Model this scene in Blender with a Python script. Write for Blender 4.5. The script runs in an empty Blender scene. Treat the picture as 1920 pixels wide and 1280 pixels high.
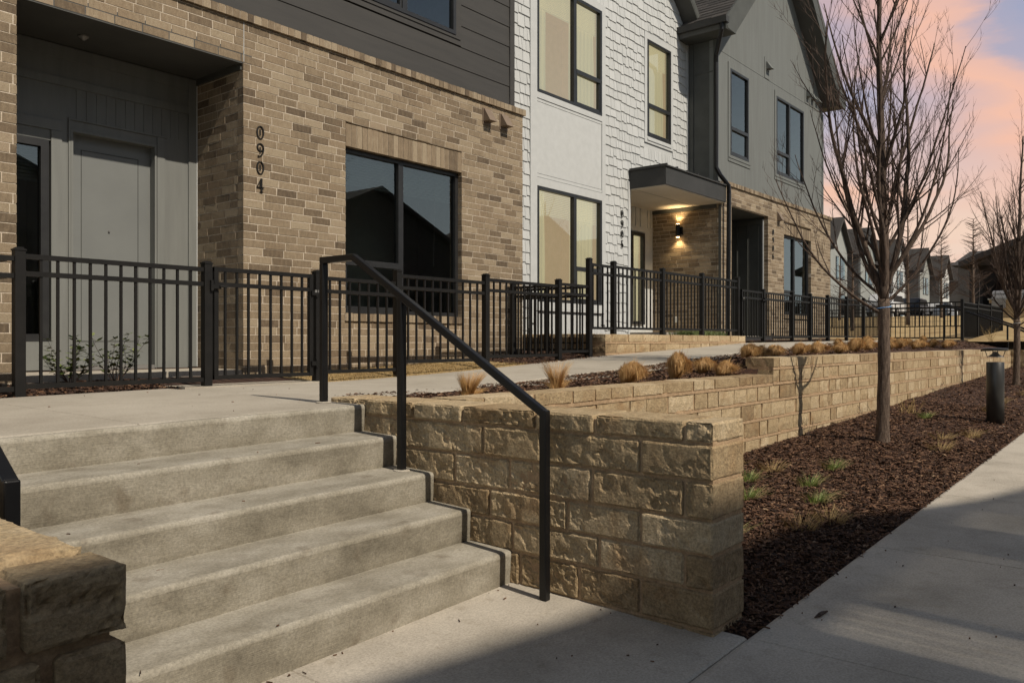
import bpy, math, random
from mathutils import Vector, noise
PI = math.pi
R = math.radians
sc = bpy.context.scene
col = sc.collection
random.seed(7)

# ------------------------------------------------------------------ camera
# eye level is z = 0; X runs along the row of houses, Y towards them
cam_d = bpy.data.cameras.new('camera')
cam = bpy.data.objects.new('camera', cam_d)
col.objects.link(cam)
cam.location = (0, 0, 0)
cam.rotation_euler = (R(90), 0, R(39.43 - 90))
cam_d.sensor_width = 36
cam_d.lens = 36 * 1537 / 1920
cam_d.clip_start = 0.05
cam_d.clip_end = 2000
sc.camera = cam

# ------------------------------------------------------------------ light
SUN_EL = R(45.5)
sx, sy = 0.085, 0.996
sd = Vector((sx * math.cos(SUN_EL), sy * math.cos(SUN_EL), -math.sin(SUN_EL)))
sun_d = bpy.data.lights.new('sun', 'SUN')
sun_d.energy = 4.25
sun_d.angle = R(0.6)
sun_d.color = (1.0, 0.90, 0.76)
sun = bpy.data.objects.new('sun', sun_d)
col.objects.link(sun)
sun.rotation_euler = sd.to_track_quat('-Z', 'Y').to_euler()
sun.location = (-3, -30, 30)

world = bpy.data.worlds.new('World')
sc.world = world
world.use_nodes = True
wn = world.node_tree.nodes
wl = world.node_tree.links
wn.clear()
w_out = wn.new('ShaderNodeOutputWorld')
w_bg = wn.new('ShaderNodeBackground')
w_tc = wn.new('ShaderNodeTexCoord')
w_sep = wn.new('ShaderNodeSeparateXYZ')
wl.new(w_tc.outputs['Generated'], w_sep.inputs[0])
sky = wn.new('ShaderNodeTexSky')
sky.sky_type = 'NISHITA'
sky.sun_disc = False
sky.sun_elevation = SUN_EL
sky.sun_rotation = R(180) + math.atan2(sx, sy)
sky_s = wn.new('ShaderNodeVectorMath'); sky_s.operation = 'SCALE'
sky_s.inputs['Scale'].default_value = 0.066
wl.new(sky.outputs[0], sky_s.inputs[0])
# sunset bank: colour by height, broken by streaky clouds
ramp = wn.new('ShaderNodeValToRGB')
cr = ramp.color_ramp
cr.elements[0].position = 0.0; cr.elements[0].color = (0.70, 0.52, 0.44, 1)
cr.elements[1].position = 1.0; cr.elements[1].color = (0.06, 0.09, 0.16, 1)
for p, c in ((0.06, (0.84, 0.66, 0.56)), (0.12, (0.90, 0.66, 0.52)), (0.17, (0.78, 0.58, 0.52)), (0.215, (0.56, 0.49, 0.54)),
             (0.27, (0.42, 0.42, 0.54)), (0.33, (0.33, 0.38, 0.54)), (0.42, (0.24, 0.30, 0.47)), (0.55, (0.09, 0.12, 0.22))):
    e = cr.elements.new(p); e.color = (*c, 1)
wl.new(w_sep.outputs['Z'], ramp.inputs[0])
mp = wn.new('ShaderNodeMapping')
mp.inputs['Rotation'].default_value = (R(28), R(-12), 0)
mp.inputs['Scale'].default_value = (1.3, 1.3, 5.0)
mp.inputs['Location'].default_value = (0.35, 0.2, 0.55)
wl.new(w_tc.outputs['Generated'], mp.inputs[0])
nz = wn.new('ShaderNodeTexNoise')
nz.inputs['Scale'].default_value = 2.2
nz.inputs['Detail'].default_value = 7
nz.inputs['Roughness'].default_value = 0.52
wl.new(mp.outputs[0], nz.inputs['Vector'])
cl = wn.new('ShaderNodeMapRange')
cl.inputs['From Min'].default_value = 0.50
cl.inputs['From Max'].default_value = 0.66
cl.interpolation_type = 'SMOOTHSTEP'
wl.new(nz.outputs['Fac'], cl.inputs['Value'])
cmix = wn.new('ShaderNodeMix'); cmix.data_type = 'RGBA'
cmix.inputs['B'].default_value = (0.90, 0.56, 0.42, 1)
clh = wn.new('ShaderNodeMapRange'); clh.inputs['From Min'].default_value = 0.62; clh.inputs['From Max'].default_value = 0.40
wl.new(w_sep.outputs['Z'], clh.inputs['Value'])
cls = wn.new('ShaderNodeMath'); cls.operation = 'MULTIPLY'
wl.new(cl.outputs['Result'], cls.inputs[0]); wl.new(clh.outputs['Result'], cls.inputs[1])
wl.new(cls.outputs[0], cmix.inputs['Factor'])
wl.new(ramp.outputs[0], cmix.inputs['A'])
fw_, rt_ = Vector((.7724, .6351, 0)), Vector((.6351, -.7724, 0))
d1 = (fw_ + rt_ * .44 + Vector((0, 0, .416))).normalized(); d2 = (fw_ + rt_ * .640 + Vector((0, 0, .235))).normalized()
bn_ = d1.cross(d2).normalized()
if bn_.z < 0: bn_ = -bn_
bd = wn.new('ShaderNodeVectorMath'); bd.operation = 'DOT_PRODUCT'; bd.inputs[1].default_value = bn_
wl.new(w_tc.outputs['Generated'], bd.inputs[0])
bs = wn.new('ShaderNodeMath'); bs.operation = 'SUBTRACT'; bs.inputs[1].default_value = 0.5
wl.new(nz.outputs['Fac'], bs.inputs[0])
bm_ = wn.new('ShaderNodeMath'); bm_.operation = 'MULTIPLY_ADD'; bm_.inputs[1].default_value = 0.22
wl.new(bs.outputs[0], bm_.inputs[0]); wl.new(bd.outputs['Value'], bm_.inputs[2])
br = wn.new('ShaderNodeValToRGB')
be = br.color_ramp.elements
be[0].position = 0.0; be[0].color = (0, 0, 0, 1); be[1].position = 1.0; be[1].color = (0, 0, 0, 1)
for p, c in ((0.30, .0), (0.42, .45), (0.50, .95), (0.545, .80), (0.585, .12), (0.64, 0)):
    e = be.new(p); e.color = (c, c, c, 1)
bo_ = wn.new('ShaderNodeMath'); bo_.operation = 'MULTIPLY_ADD'; bo_.inputs[1].default_value = 2.0; bo_.inputs[2].default_value = 0.5
wl.new(bm_.outputs[0], bo_.inputs[0]); wl.new(bo_.outputs[0], br.inputs[0])
bmx = wn.new('ShaderNodeMix'); bmx.data_type = 'RGBA'; bmx.inputs['B'].default_value = (0.93, 0.54, 0.40, 1)
wl.new(br.outputs[0], bmx.inputs['Factor']); wl.new(cmix.outputs['Result'], bmx.inputs['A'])
dt = wn.new('ShaderNodeVectorMath'); dt.operation = 'DOT_PRODUCT'
dt.inputs[1].default_value = (0.80, 0.60, 0.0)
wl.new(w_tc.outputs['Generated'], dt.inputs[0])
mk = wn.new('ShaderNodeMapRange'); mk.interpolation_type = 'SMOOTHSTEP'
mk.inputs['From Min'].default_value = 0.58
mk.inputs['From Max'].default_value = 0.82
wl.new(dt.outputs['Value'], mk.inputs['Value'])
fmix = wn.new('ShaderNodeMix'); fmix.data_type = 'RGBA'
wl.new(mk.outputs['Result'], fmix.inputs['Factor'])
hz = wn.new('ShaderNodeMapRange'); hz.interpolation_type = 'SMOOTHSTEP'
hz.inputs['To Min'].default_value = 0.10; hz.inputs['From Min'].default_value = 0.48; hz.inputs['From Max'].default_value = 0.05
wl.new(w_sep.outputs['Z'], hz.inputs['Value'])
hm = wn.new('ShaderNodeMix'); hm.data_type = 'RGBA'
hm.inputs['B'].default_value = (0.74, 0.82, 0.84, 1)
hq = wn.new('ShaderNodeMath'); hq.operation = 'MULTIPLY'; hq.inputs[1].default_value = 0.9
wl.new(hz.outputs['Result'], hq.inputs[0])
wl.new(hq.outputs[0], hm.inputs['Factor']); wl.new(sky_s.outputs[0], hm.inputs['A'])
wl.new(hm.outputs['Result'], fmix.inputs['A'])
wl.new(bmx.outputs['Result'], fmix.inputs['B'])
wl.new(fmix.outputs['Result'], w_bg.inputs['Color'])
w_bg.inputs['Strength'].default_value = 1.0
wl.new(w_bg.outputs[0], w_out.inputs['Surface'])

sc.view_settings.view_transform = 'Standard'
sc.view_settings.look = 'None'
sc.view_settings.exposure = 0.0
sc.view_settings.gamma = 1.0
sc.cycles.max_bounces = 6
sc.cycles.transparent_max_bounces = 12

# ------------------------------------------------------------------ materials
def mat(name, ramp_cols, rough=0.8, tint=True, nscale=8.0, ndetail=5, nmix=0.35, bump=0.2, bscale=40.0, bdist=0.01,
        stretch=(1, 1, 1), metal=0.0, stains=None, spec=0.5, emit=None, contrast=(0.35, 0.65), cstretch=None, grain=None):
    """colour from a ramp; the ramp is driven by each piece's own 'tint' value plus noise"""
    m = bpy.data.materials.new(name); m.use_nodes = True
    n = m.node_tree.nodes; l = m.node_tree.links
    b = n['Principled BSDF']
    tc = n.new('ShaderNodeTexCoord')
    mpn = n.new('ShaderNodeMapping'); mpn.inputs['Scale'].default_value = stretch
    l.new(tc.outputs['Object'], mpn.inputs[0])
    no = n.new('ShaderNodeTexNoise')
    no.inputs['Scale'].default_value = nscale; no.inputs['Detail'].default_value = ndetail
    no.inputs['Roughness'].default_value = 0.6
    if cstretch:
        mpc = n.new('ShaderNodeMapping'); mpc.inputs['Scale'].default_value = cstretch
        l.new(tc.outputs['Object'], mpc.inputs[0]); l.new(mpc.outputs[0], no.inputs['Vector'])
    else:
        l.new(mpn.outputs[0], no.inputs['Vector'])
    mr = n.new('ShaderNodeMapRange')
    mr.inputs['From Min'].default_value = contrast[0]; mr.inputs['From Max'].default_value = contrast[1]
    l.new(no.outputs['Fac'], mr.inputs['Value'])
    rp = n.new('ShaderNodeValToRGB')
    els = rp.color_ramp.elements
    k = len(ramp_cols)
    els[0].position = 0; els[0].color = (*ramp_cols[0], 1)
    els[1].position = 1; els[1].color = (*ramp_cols[-1], 1)
    for i in range(1, k - 1):
        e = els.new(i / (k - 1)); e.color = (*ramp_cols[i], 1)
    if tint:
        at = n.new('ShaderNodeAttribute'); at.attribute_name = 'tint'
        mx = n.new('ShaderNodeMix'); mx.data_type = 'FLOAT'
        mx.inputs['Factor'].default_value = nmix
        l.new(at.outputs['Fac'], mx.inputs['A']); l.new(mr.outputs['Result'], mx.inputs['B'])
        l.new(mx.outputs['Result'], rp.inputs[0])
    else:
        l.new(mr.outputs['Result'], rp.inputs[0])
    colour = rp.outputs[0]
    if stains:
        sc_, fr, to, scol, samt = stains
        n2 = n.new('ShaderNodeTexNoise'); n2.inputs['Scale'].default_value = sc_; n2.inputs['Detail'].default_value = 6
        l.new(tc.outputs['Object'], n2.inputs['Vector'])
        m2 = n.new('ShaderNodeMapRange'); m2.inputs['From Min'].default_value = fr; m2.inputs['From Max'].default_value = to
        m2.inputs['To Max'].default_value = samt
        l.new(n2.outputs['Fac'], m2.inputs['Value'])
        mm = n.new('ShaderNodeMix'); mm.data_type = 'RGBA'
        l.new(m2.outputs['Result'], mm.inputs['Factor']); l.new(colour, mm.inputs['A'])
        mm.inputs['B'].default_value = (*scol, 1)
        colour = mm.outputs['Result']
    if grain:
        ng = n.new('ShaderNodeTexNoise'); ng.inputs['Scale'].default_value = grain[0]; ng.inputs['Detail'].default_value = 4
        ng.inputs['Roughness'].default_value = .75
        l.new(tc.outputs['Object'], ng.inputs['Vector'])
        mg = n.new('ShaderNodeMapRange'); mg.inputs['From Min'].default_value = .32; mg.inputs['From Max'].default_value = .68
        mg.inputs['To Min'].default_value = 1 - grain[1]; mg.inputs['To Max'].default_value = 1 + grain[1] * .7
        l.new(ng.outputs['Fac'], mg.inputs['Value'])
        vg = n.new('ShaderNodeVectorMath'); vg.operation = 'SCALE'
        l.new(colour, vg.inputs[0]); l.new(mg.outputs['Result'], vg.inputs['Scale'])
        colour = vg.outputs[0]
    l.new(colour, b.inputs['Base Color'])
    b.inputs['Roughness'].default_value = rough
    b.inputs['Metallic'].default_value = metal
    b.inputs['Specular IOR Level'].default_value = spec
    if bump:
        n3 = n.new('ShaderNodeTexNoise'); n3.inputs['Scale'].default_value = bscale; n3.inputs['Detail'].default_value = 8
        n3.inputs['Roughness'].default_value = 0.65
        l.new(mpn.outputs[0], n3.inputs['Vector'])
        bp = n.new('ShaderNodeBump'); bp.inputs['Strength'].default_value = bump; bp.inputs['Distance'].default_value = bdist
        l.new(n3.outputs['Fac'], bp.inputs['Height']); l.new(bp.outputs[0], b.inputs['Normal'])
    if emit:
        b.inputs['Emission Color'].default_value = (*emit[:3], 1)
        b.inputs['Emission Strength'].default_value = emit[3]
    return m

M = {}
M['brick'] = mat('brick', [(.08, .057, .036), (.138, .10, .062), (.20, .15, .095), (.262, .20, .13), (.32, .258, .175), (.285, .215, .145)], rough=.9,
                 nscale=22, nmix=.22, bump=.5, bscale=60, bdist=.006, stretch=(1.6, 1.6, .55), stains=(2.5, .5, .75, (.22, .15, .09), .35), grain=(110, 0.3))
M['mortar'] = mat('mortar', [(.46, .39, .30), (.58, .50, .40)], rough=.95, tint=False, nscale=14, bump=.5, bscale=90, grain=(90, 0.25))
M['stone'] = mat('stone', [(.16, .105, .055), (.29, .205, .11), (.39, .29, .165), (.47, .365, .225), (.57, .46, .305)], rough=.93, nscale=14,
                 ndetail=9, nmix=.42, bump=.75, bscale=55, bdist=.014, stains=(3.2, .54, .72, (.27, .16, .07), .7), contrast=(.28, .72), grain=(75, 0.42))
M['stone_mortar'] = mat('stone_mortar', [(.33, .22, .125), (.46, .32, .19)], rough=.95, tint=False, nscale=18, bump=.6, bscale=70, grain=(80, 0.3))
M['concrete'] = mat('concrete', [(.30, .265, .21), (.39, .35, .285), (.45, .41, .34)], rough=.88, nscale=1.6, ndetail=10, nmix=.7, bump=.28,
                    bscale=120, bdist=.004, stains=(5, .58, .80, (.24, .20, .15), .4), contrast=(.3, .7), grain=(95, 0.22))
M['pave'] = mat('pavement_concrete', [(.28, .25, .20), (.43, .385, .318), (.54, .49, .41)], rough=.9, nscale=1.7, ndetail=12, nmix=.7, bump=.5,
                    bscale=60, bdist=.004, stretch=(5, 1, 1), cstretch=(1, 1, 1), stains=(9, .60, .78, (.26, .22, .16), .5), contrast=(.3, .7), grain=(95, 0.28))
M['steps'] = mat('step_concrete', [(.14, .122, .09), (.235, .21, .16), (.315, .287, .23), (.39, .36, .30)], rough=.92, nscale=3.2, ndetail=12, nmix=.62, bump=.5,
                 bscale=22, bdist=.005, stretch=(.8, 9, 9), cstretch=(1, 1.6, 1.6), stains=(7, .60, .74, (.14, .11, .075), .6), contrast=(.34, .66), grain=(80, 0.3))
M['mulch'] = mat('mulch', [(.012, .007, .004), (.042, .020, .011), (.10, .047, .024), (.18, .092, .047), (.34, .23, .14)], rough=.9, nscale=30, nmix=.4, bump=.8, bscale=80, bdist=.02)
M['soil'] = mat('soil', [(.012, .006, .004), (.05, .022, .012), (.10, .045, .025)], rough=1, tint=False, nscale=70, bump=1, bscale=110, bdist=.012, stretch=(1, 2, 1))
M['black'] = mat('black_metal', [(.007, .0065, .006), (.011, .010, .009)], rough=.5, spec=.3, tint=False, nscale=10, bump=.05, bscale=200)
M['rail'] = mat('rail_metal', [(.005, .005, .0055), (.008, .008, .0085)], rough=.33, spec=.35, tint=False, nscale=6, bump=.04, bscale=150)
M['frame'] = mat('window_frame', [(.014, .014, .015), (.022, .022, .022)], rough=.45, tint=False, bump=0)
M['gpaint'] = mat('grey_green_paint', [(.155, .160, .150), (.182, .188, .175)], rough=.6, tint=False, nscale=3, bump=.12, bscale=60, stretch=(4, 4, .4))
M['door'] = mat('door_paint', [(.155, .162, .156), (.172, .180, .172)], rough=.5, tint=False, nscale=2, bump=.03, bscale=60)
M['gsiding'] = mat('grey_siding', [(.124, .131, .124), (.146, .155, .147)], rough=.75, tint=False, nscale=2.5, bump=.22, bscale=50, stretch=(5, 5, .35))
M['dkpanel'] = mat('dark_grey_panel', [(.055, .058, .052), (.07, .073, .066)], rough=.7, tint=False, nscale=3, bump=.1, bscale=60)
M['siding'] = mat('charcoal_siding', [(.036, .034, .031), (.045, .042, .038)], rough=.7, tint=False, nscale=3, bump=.15, bscale=50, stretch=(.4, 4, 4))
M['white'] = mat('white_paint', [(.43, .44, .43), (.48, .49, .48), (.52, .53, .52)], rough=.7, nscale=5, nmix=.35, bump=.25, bscale=60, bdist=.004, stretch=(4, 4, .6), grain=(60, 0.07))
M['wtrim'] = mat('white_trim', [(.46, .47, .46), (.50, .51, .50)], rough=.6, tint=False, bump=.08, bscale=80)
M['soffit'] = mat('soffit_paint', [(.06, .06, .055), (.075, .075, .07)], rough=.7, tint=False, nscale=2, bump=0)
M['cream'] = mat('canopy_soffit', [(.50, .44, .35), (.55, .49, .40)], rough=.7, tint=False, nscale=2, bump=0)
M['metalroof'] = mat('canopy_metal', [(.038, .038, .036), (.048, .047, .045)], rough=.6, spec=.3, tint=False, nscale=3, bump=0)
M['shingle'] = mat('roof_shingle', [(.02, .018, .016), (.045, .04, .036), (.07, .062, .055)], rough=.95, nscale=30, nmix=.4, bump=.6, bscale=120)
M['bark'] = mat('bark', [(.055, .036, .024), (.11, .076, .054), (.165, .122, .092)], rough=.95, tint=False, nscale=26, bump=.9, bscale=45, bdist=.012, stretch=(2.2, 2.2, .35), grain=(60, 0.4))
M['limb'] = mat('limb_bark', [(.035, .023, .016), (.075, .05, .036), (.12, .085, .063)], rough=.95, tint=False, nscale=22, bump=.8, bscale=45, bdist=.01, stretch=(2, 2, .35))
M['twig'] = mat('twig_bark', [(.035, .02, .013), (.085, .05, .034)], rough=.8, tint=False, nscale=12, bump=.2, bscale=90)
M['fargrass'] = mat('lawn', [(.26, .17, .07), (.36, .25, .11), (.42, .31, .15)], rough=1, tint=False, nscale=1.2, ndetail=10, bump=.8, bscale=30, bdist=.03)
M['feather'] = mat('feather_grass', [(.22, .11, .038), (.42, .225, .075), (.60, .37, .145), (.70, .50, .25)], rough=.6, nscale=10, nmix=.2, bump=0)
M['drygrass'] = mat('dry_grass', [(.16, .12, .04), (.34, .23, .09), (.46, .33, .15)], rough=.8, nscale=3, nmix=.3, bump=0)
M['green'] = mat('green_blades', [(.05, .09, .010), (.11, .18, .022), (.20, .26, .05), (.40, .32, .15)], rough=.6, nscale=9, nmix=.2, bump=0)
M['leafy'] = mat('shrub_leaf', [(.06, .09, .02), (.12, .16, .045), (.20, .22, .09)], rough=.5, nscale=9, nmix=.2, bump=0)
M['numbers'] = mat('number_metal', [(.018, .015, .012), (.03, .026, .02)], rough=.35, tint=False, bump=0, metal=.4)
M['vent'] = mat('vent_paint', [(.17, .125, .088), (.20, .148, .105)], rough=.6, tint=False, bump=0)
M['bollard'] = mat('bollard_paint', [(.022, .022, .021), (.03, .03, .029)], rough=.4, tint=False, bump=0)
M['silver'] = mat('bright_metal', [(.20, .195, .185), (.26, .25, .24)], rough=.45, tint=False, bump=0, metal=.3)
M['room'] = mat('room_wall', [(.52, .54, .48), (.58, .60, .54)], rough=.9, tint=False, bump=0)
M['blind'] = mat('window_blind', [(.55, .60, .58), (.62, .67, .65)], rough=.8, tint=False, bump=0)
M['curtain'] = mat('lit_curtain', [(.45, .40, .30), (.5, .45, .35)], rough=.9, tint=False, nscale=4, bump=0, emit=(1.0, .85, .57, .46), stretch=(6, 6, .4))
M['litwall'] = mat('lit_room_wall', [(.45, .36, .25), (.5, .4, .3)], rough=.9, tint=False, bump=0, emit=(.84, .66, .46, .36))
M['bulb'] = mat('lamp_glow', [(1, .8, .5), (1, .85, .55)], tint=False, bump=0, emit=(1, .62, .25, 28))
M['asphalt'] = mat('asphalt', [(.04, .04, .038), (.06, .058, .055)], rough=.95, tint=False, nscale=20, bump=.4, bscale=150)
M['carwhite'] = mat('white_car_paint', [(.6, .6, .6), (.62, .62, .62)], rough=.25, tint=False, bump=0)
M['cardark'] = mat('dark_car_paint', [(.02, .022, .025), (.03, .03, .035)], rough=.25, tint=False, bump=0)
M['tyre'] = mat('tyre_rubber', [(.012, .012, .012), (.02, .02, .02)], rough=.9, tint=False, bump=0)
M['pavroof'] = mat('pavilion_dark', [(.02, .018, .017), (.035, .03, .028)], rough=.8, tint=False, nscale=6, bump=0)
M['fgrey'] = mat('far_grey_siding', [(.26, .27, .25), (.30, .31, .29)], rough=.8, tint=False, nscale=1, bump=0)
M['fwhite'] = mat('far_white_siding', [(.52, .52, .50), (.58, .58, .56)], rough=.8, tint=False, nscale=1, bump=0)
M['fdark'] = mat('far_dark_siding', [(.13, .125, .115), (.16, .15, .14)], rough=.8, tint=False, nscale=1, bump=0)
M['plastic'] = mat('pale_plastic', [(.55, .53, .48), (.6, .58, .52)], rough=.4, tint=False, bump=0)
M['blue'] = mat('blue_tape', [(.1, .25, .5), (.15, .32, .6)], rough=.5, tint=False, bump=0)

g = bpy.data.materials.new('glass'); g.use_nodes = True
gn = g.node_tree.nodes; gl = g.node_tree.links; gn.clear()
go = gn.new('ShaderNodeOutputMaterial'); gm = gn.new('ShaderNodeMixShader')
gf = gn.new('ShaderNodeFresnel'); gf.inputs['IOR'].default_value = 2.1
gt = gn.new('ShaderNodeBsdfTransparent'); gt.inputs[0].default_value = (.74, .80, .76, 1)
gg = gn.new('ShaderNodeBsdfGlossy'); gg.inputs['Roughness'].default_value = 0.0; gg.inputs[0].default_value = (.95, 1, 1, 1)
gl.new(gf.outputs[0], gm.inputs[0]); gl.new(gt.outputs[0], gm.inputs[1]); gl.new(gg.outputs[0], gm.inputs[2]); gl.new(gm.outputs[0], go.inputs[0])
M['glass'] = g

# ------------------------------------------------------------------ mesh helpers
class MB:
    def __init__(s):
        s.v = []; s.f = []; s.t = []; s.smooth = False
    def face(s, pts, t=.5):
        i = len(s.v); s.v.extend(pts); s.f.append(tuple(range(i, i + len(pts)))); s.t.append(t)
    def hexa(s, p, t=.5):
        """p: 8 points, 0-3 bottom ring, 4-7 top ring"""
        i = len(s.v); s.v.extend(p)
        for q in ((0, 3, 2, 1), (4, 5, 6, 7), (0, 1, 5, 4), (1, 2, 6, 5), (2, 3, 7, 6), (3, 0, 4, 7)):
            s.f.append(tuple(i + a for a in q)); s.t.append(t)
    def box(s, x0, x1, y0, y1, z0, z1, t=.5):
        s.hexa([(x0, y0, z0), (x1, y0, z0), (x1, y1, z0), (x0, y1, z0), (x0, y0, z1), (x1, y0, z1), (x1, y1, z1), (x0, y1, z1)], t)
    def prism(s, poly, y0, y1, t=.5, axis='Y'):
        """polygon in (a, z) extruded along Y (a = x) or along X (a = y)"""
        n = len(poly); i = len(s.v)
        if axis == 'Y':
            s.v += [(a, y0, z) for a, z in poly] + [(a, y1, z) for a, z in poly]
        else:
            s.v += [(y0, a, z) for a, z in poly] + [(y1, a, z) for a, z in poly]
        s.f.append(tuple(range(i, i + n))); s.t.append(t)
        s.f.append(tuple(range(i + 2 * n - 1, i + n - 1, -1))); s.t.append(t)
        for k in range(n):
            a, b = i + k, i + (k + 1) % n
            s.f.append((b, a, a + n, b + n)); s.t.append(t)
    def tube(s, pts, rad, n=8, t=.5, cap=True, square=False):
        pts = [Vector(p) for p in pts]
        if not hasattr(rad, '__len__'): rad = [rad] * len(pts)
        rings = []
        ref = Vector((0, 0, 1))
        d0 = (pts[1] - pts[0]).normalized()
        if abs(d0.dot(ref)) > .9: ref = Vector((1, 0, 0)) if square else Vector((.3, 1, 0)).normalized()
        for k, p in enumerate(pts):
            if k == 0: d = pts[1] - pts[0]
            elif k == len(pts) - 1: d = pts[-1] - pts[-2]
            else: d = (pts[k + 1] - p).normalized() + (p - pts[k - 1]).normalized()
            d.normalize()
            a = d.cross(ref)
            if a.length < 1e-3: a = d.cross(Vector((0, 1, 0)))
            a.normalize(); b = d.cross(a)
            ref = a.cross(d).normalized() if False else ref
            i = len(s.v)
            for q in range(n):
                an = 2 * PI * (q + (.5 if square else 0)) / n
                s.v.append(tuple(p + (a * math.cos(an) + b * math.sin(an)) * rad[k]))
            rings.append(i)
        for k in range(len(pts) - 1):
            for q in range(n):
                s.f.append((rings[k] + q, rings[k] + (q + 1) % n, rings[k + 1] + (q + 1) % n, rings[k + 1] + q)); s.t.append(t)
        if cap:
            s.f.append(tuple(rings[0] + q for q in range(n - 1, -1, -1))); s.t.append(t)
            s.f.append(tuple(rings[-1] + q for q in range(n))); s.t.append(t)
    def lathe(s, c, prof, n=24, t=.5):
        i = len(s.v)
        for r, z in prof:
            for q in range(n):
                s.v.append((c[0] + r * math.cos(2 * PI * q / n), c[1] + r * math.sin(2 * PI * q / n), c[2] + z))
        for k in range(len(prof) - 1):
            for q in range(n):
                a = i + k * n + q; b = i + k * n + (q + 1) % n
                s.f.append((a, b, b + n, a + n)); s.t.append(t)
        s.f.append(tuple(i + q for q in range(n - 1, -1, -1))); s.t.append(t)
        s.f.append(tuple(i + (len(prof) - 1) * n + q for q in range(n))); s.t.append(t)
    def grid(s, fn, nu, nv, t=.5, tf=None):
        i = len(s.v)
        for a in range(nu + 1):
            for b in range(nv + 1):
                s.v.append(tuple(fn(a / nu, b / nv)))
        for a in range(nu):
            for b in range(nv):
                k = i + a * (nv + 1) + b
                s.f.append((k, k + nv + 1, k + nv + 2, k + 1)); s.t.append(tf(a / nu, b / nv) if tf else t)
    def build(s, name, m, parent=None, loc=None, smooth=None, bevel=0):
        me = bpy.data.meshes.new(name)
        if parent is not None:
            r = parent; off = Vector((0, 0, 0))
            while r is not None:
                off += r.location; r = r.parent
        else:
            off = Vector(loc) if loc is not None else Vector((0, 0, 0))
        me.from_pydata([(a[0] - off.x, a[1] - off.y, a[2] - off.z) for a in s.v], [], s.f)
        at = me.attributes.new('tint', 'FLOAT', 'FACE')
        at.data.foreach_set('value', s.t)
        me.materials.append(M[m] if isinstance(m, str) else m)
        if (s.smooth if smooth is None else smooth):
            me.polygons.foreach_set('use_smooth', [True] * len(me.polygons))
        me.update()
        o = bpy.data.objects.new(name, me); col.objects.link(o)
        if parent is not None: o.parent = parent
        elif loc is not None: o.location = loc
        if bevel:
            bm = o.modifiers.new('bevel', 'BEVEL'); bm.width = bevel; bm.segments = 2; bm.limit_method = 'ANGLE'
        return o

def tag(o, label=None, cat=None, group=None, kind=None):
    if label: o['label'] = label
    if cat: o['category'] = cat
    if group: o['group'] = group
    if kind: o['kind'] = kind
    return o
def thing(name, label, cat, loc=(0, 0, 0), group=None):
    o = bpy.data.objects.new(name, None); col.objects.link(o); o.location = loc
    o.empty_display_size = .2
    return tag(o, label, cat, group)
def copy_tree(o, parent=None):
    kids = list(o.children)
    c = o.copy(); col.objects.link(c); c.parent = parent
    for ch in kids: copy_tree(ch, c)
    return c
def lerp_tab(tab, x):
    if x <= tab[0][0]: return tab[0][1]
    for (a, va), (b, vb) in zip(tab, tab[1:]):
        if x <= b: return va + (vb - va) * (x - a) / (b - a)
    return tab[-1][1]
def nse(x, y, z=0): return noise.noise(Vector((x, y, z)))
def fbm(x, y, z=0, o=4): return noise.fractal(Vector((x, y, z)), 1.0, 2.0, o)

# ------------------------------------------------------------------ levels of the site (metres below/above the eye)
def z_side(x): return -1.325 + .029 * (x - 3.37)  # pavement, lower walls, trees, bollard and clumps were scaled about the camera
def z_pad(x, y): return z_side(x) + (.025 * (y - 1.515) if y > 1.515 else 0)
ZW = [(-9, -.54), (3.3, -.397), (5.0, -.395), (6.06, -.372), (7.25, -.33), (8.05, -.293), (9.6, -.215), (12.3, -.12), (14.8, -.025), (24, .04), (60, .1)]
def z_walk(x): return lerp_tab(ZW, x)
def z_yard(x, y): return z_walk(x) + .07 * max(0, y - 6.45) - .012
def z_bed(x, y):
    e = min(1, max(0, (y - 1.515) / .5))
    return z_side(x) - .03 + e * .06 + .02 * (y - 1.515) + .02 * fbm(x * 1.3, y * 1.3) + .008 * nse(x * 9, y * 9)
def z_upbed(x, y):
    base = z_walk(x) - .02
    cap = -.388 if x < 8.64 else -.183
    f = min(1, max(0, (y - 3.62) / .95))
    return cap + (base - cap) * f + .012 * fbm(x * 2, y * 2)
def z_lawn(x, y):
    return lerp_tab([(24, .0), (50, 1.42), (58, 1.58), (200, 2.2)], x) + .03 * fbm(x * .3, y * .3)

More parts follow.
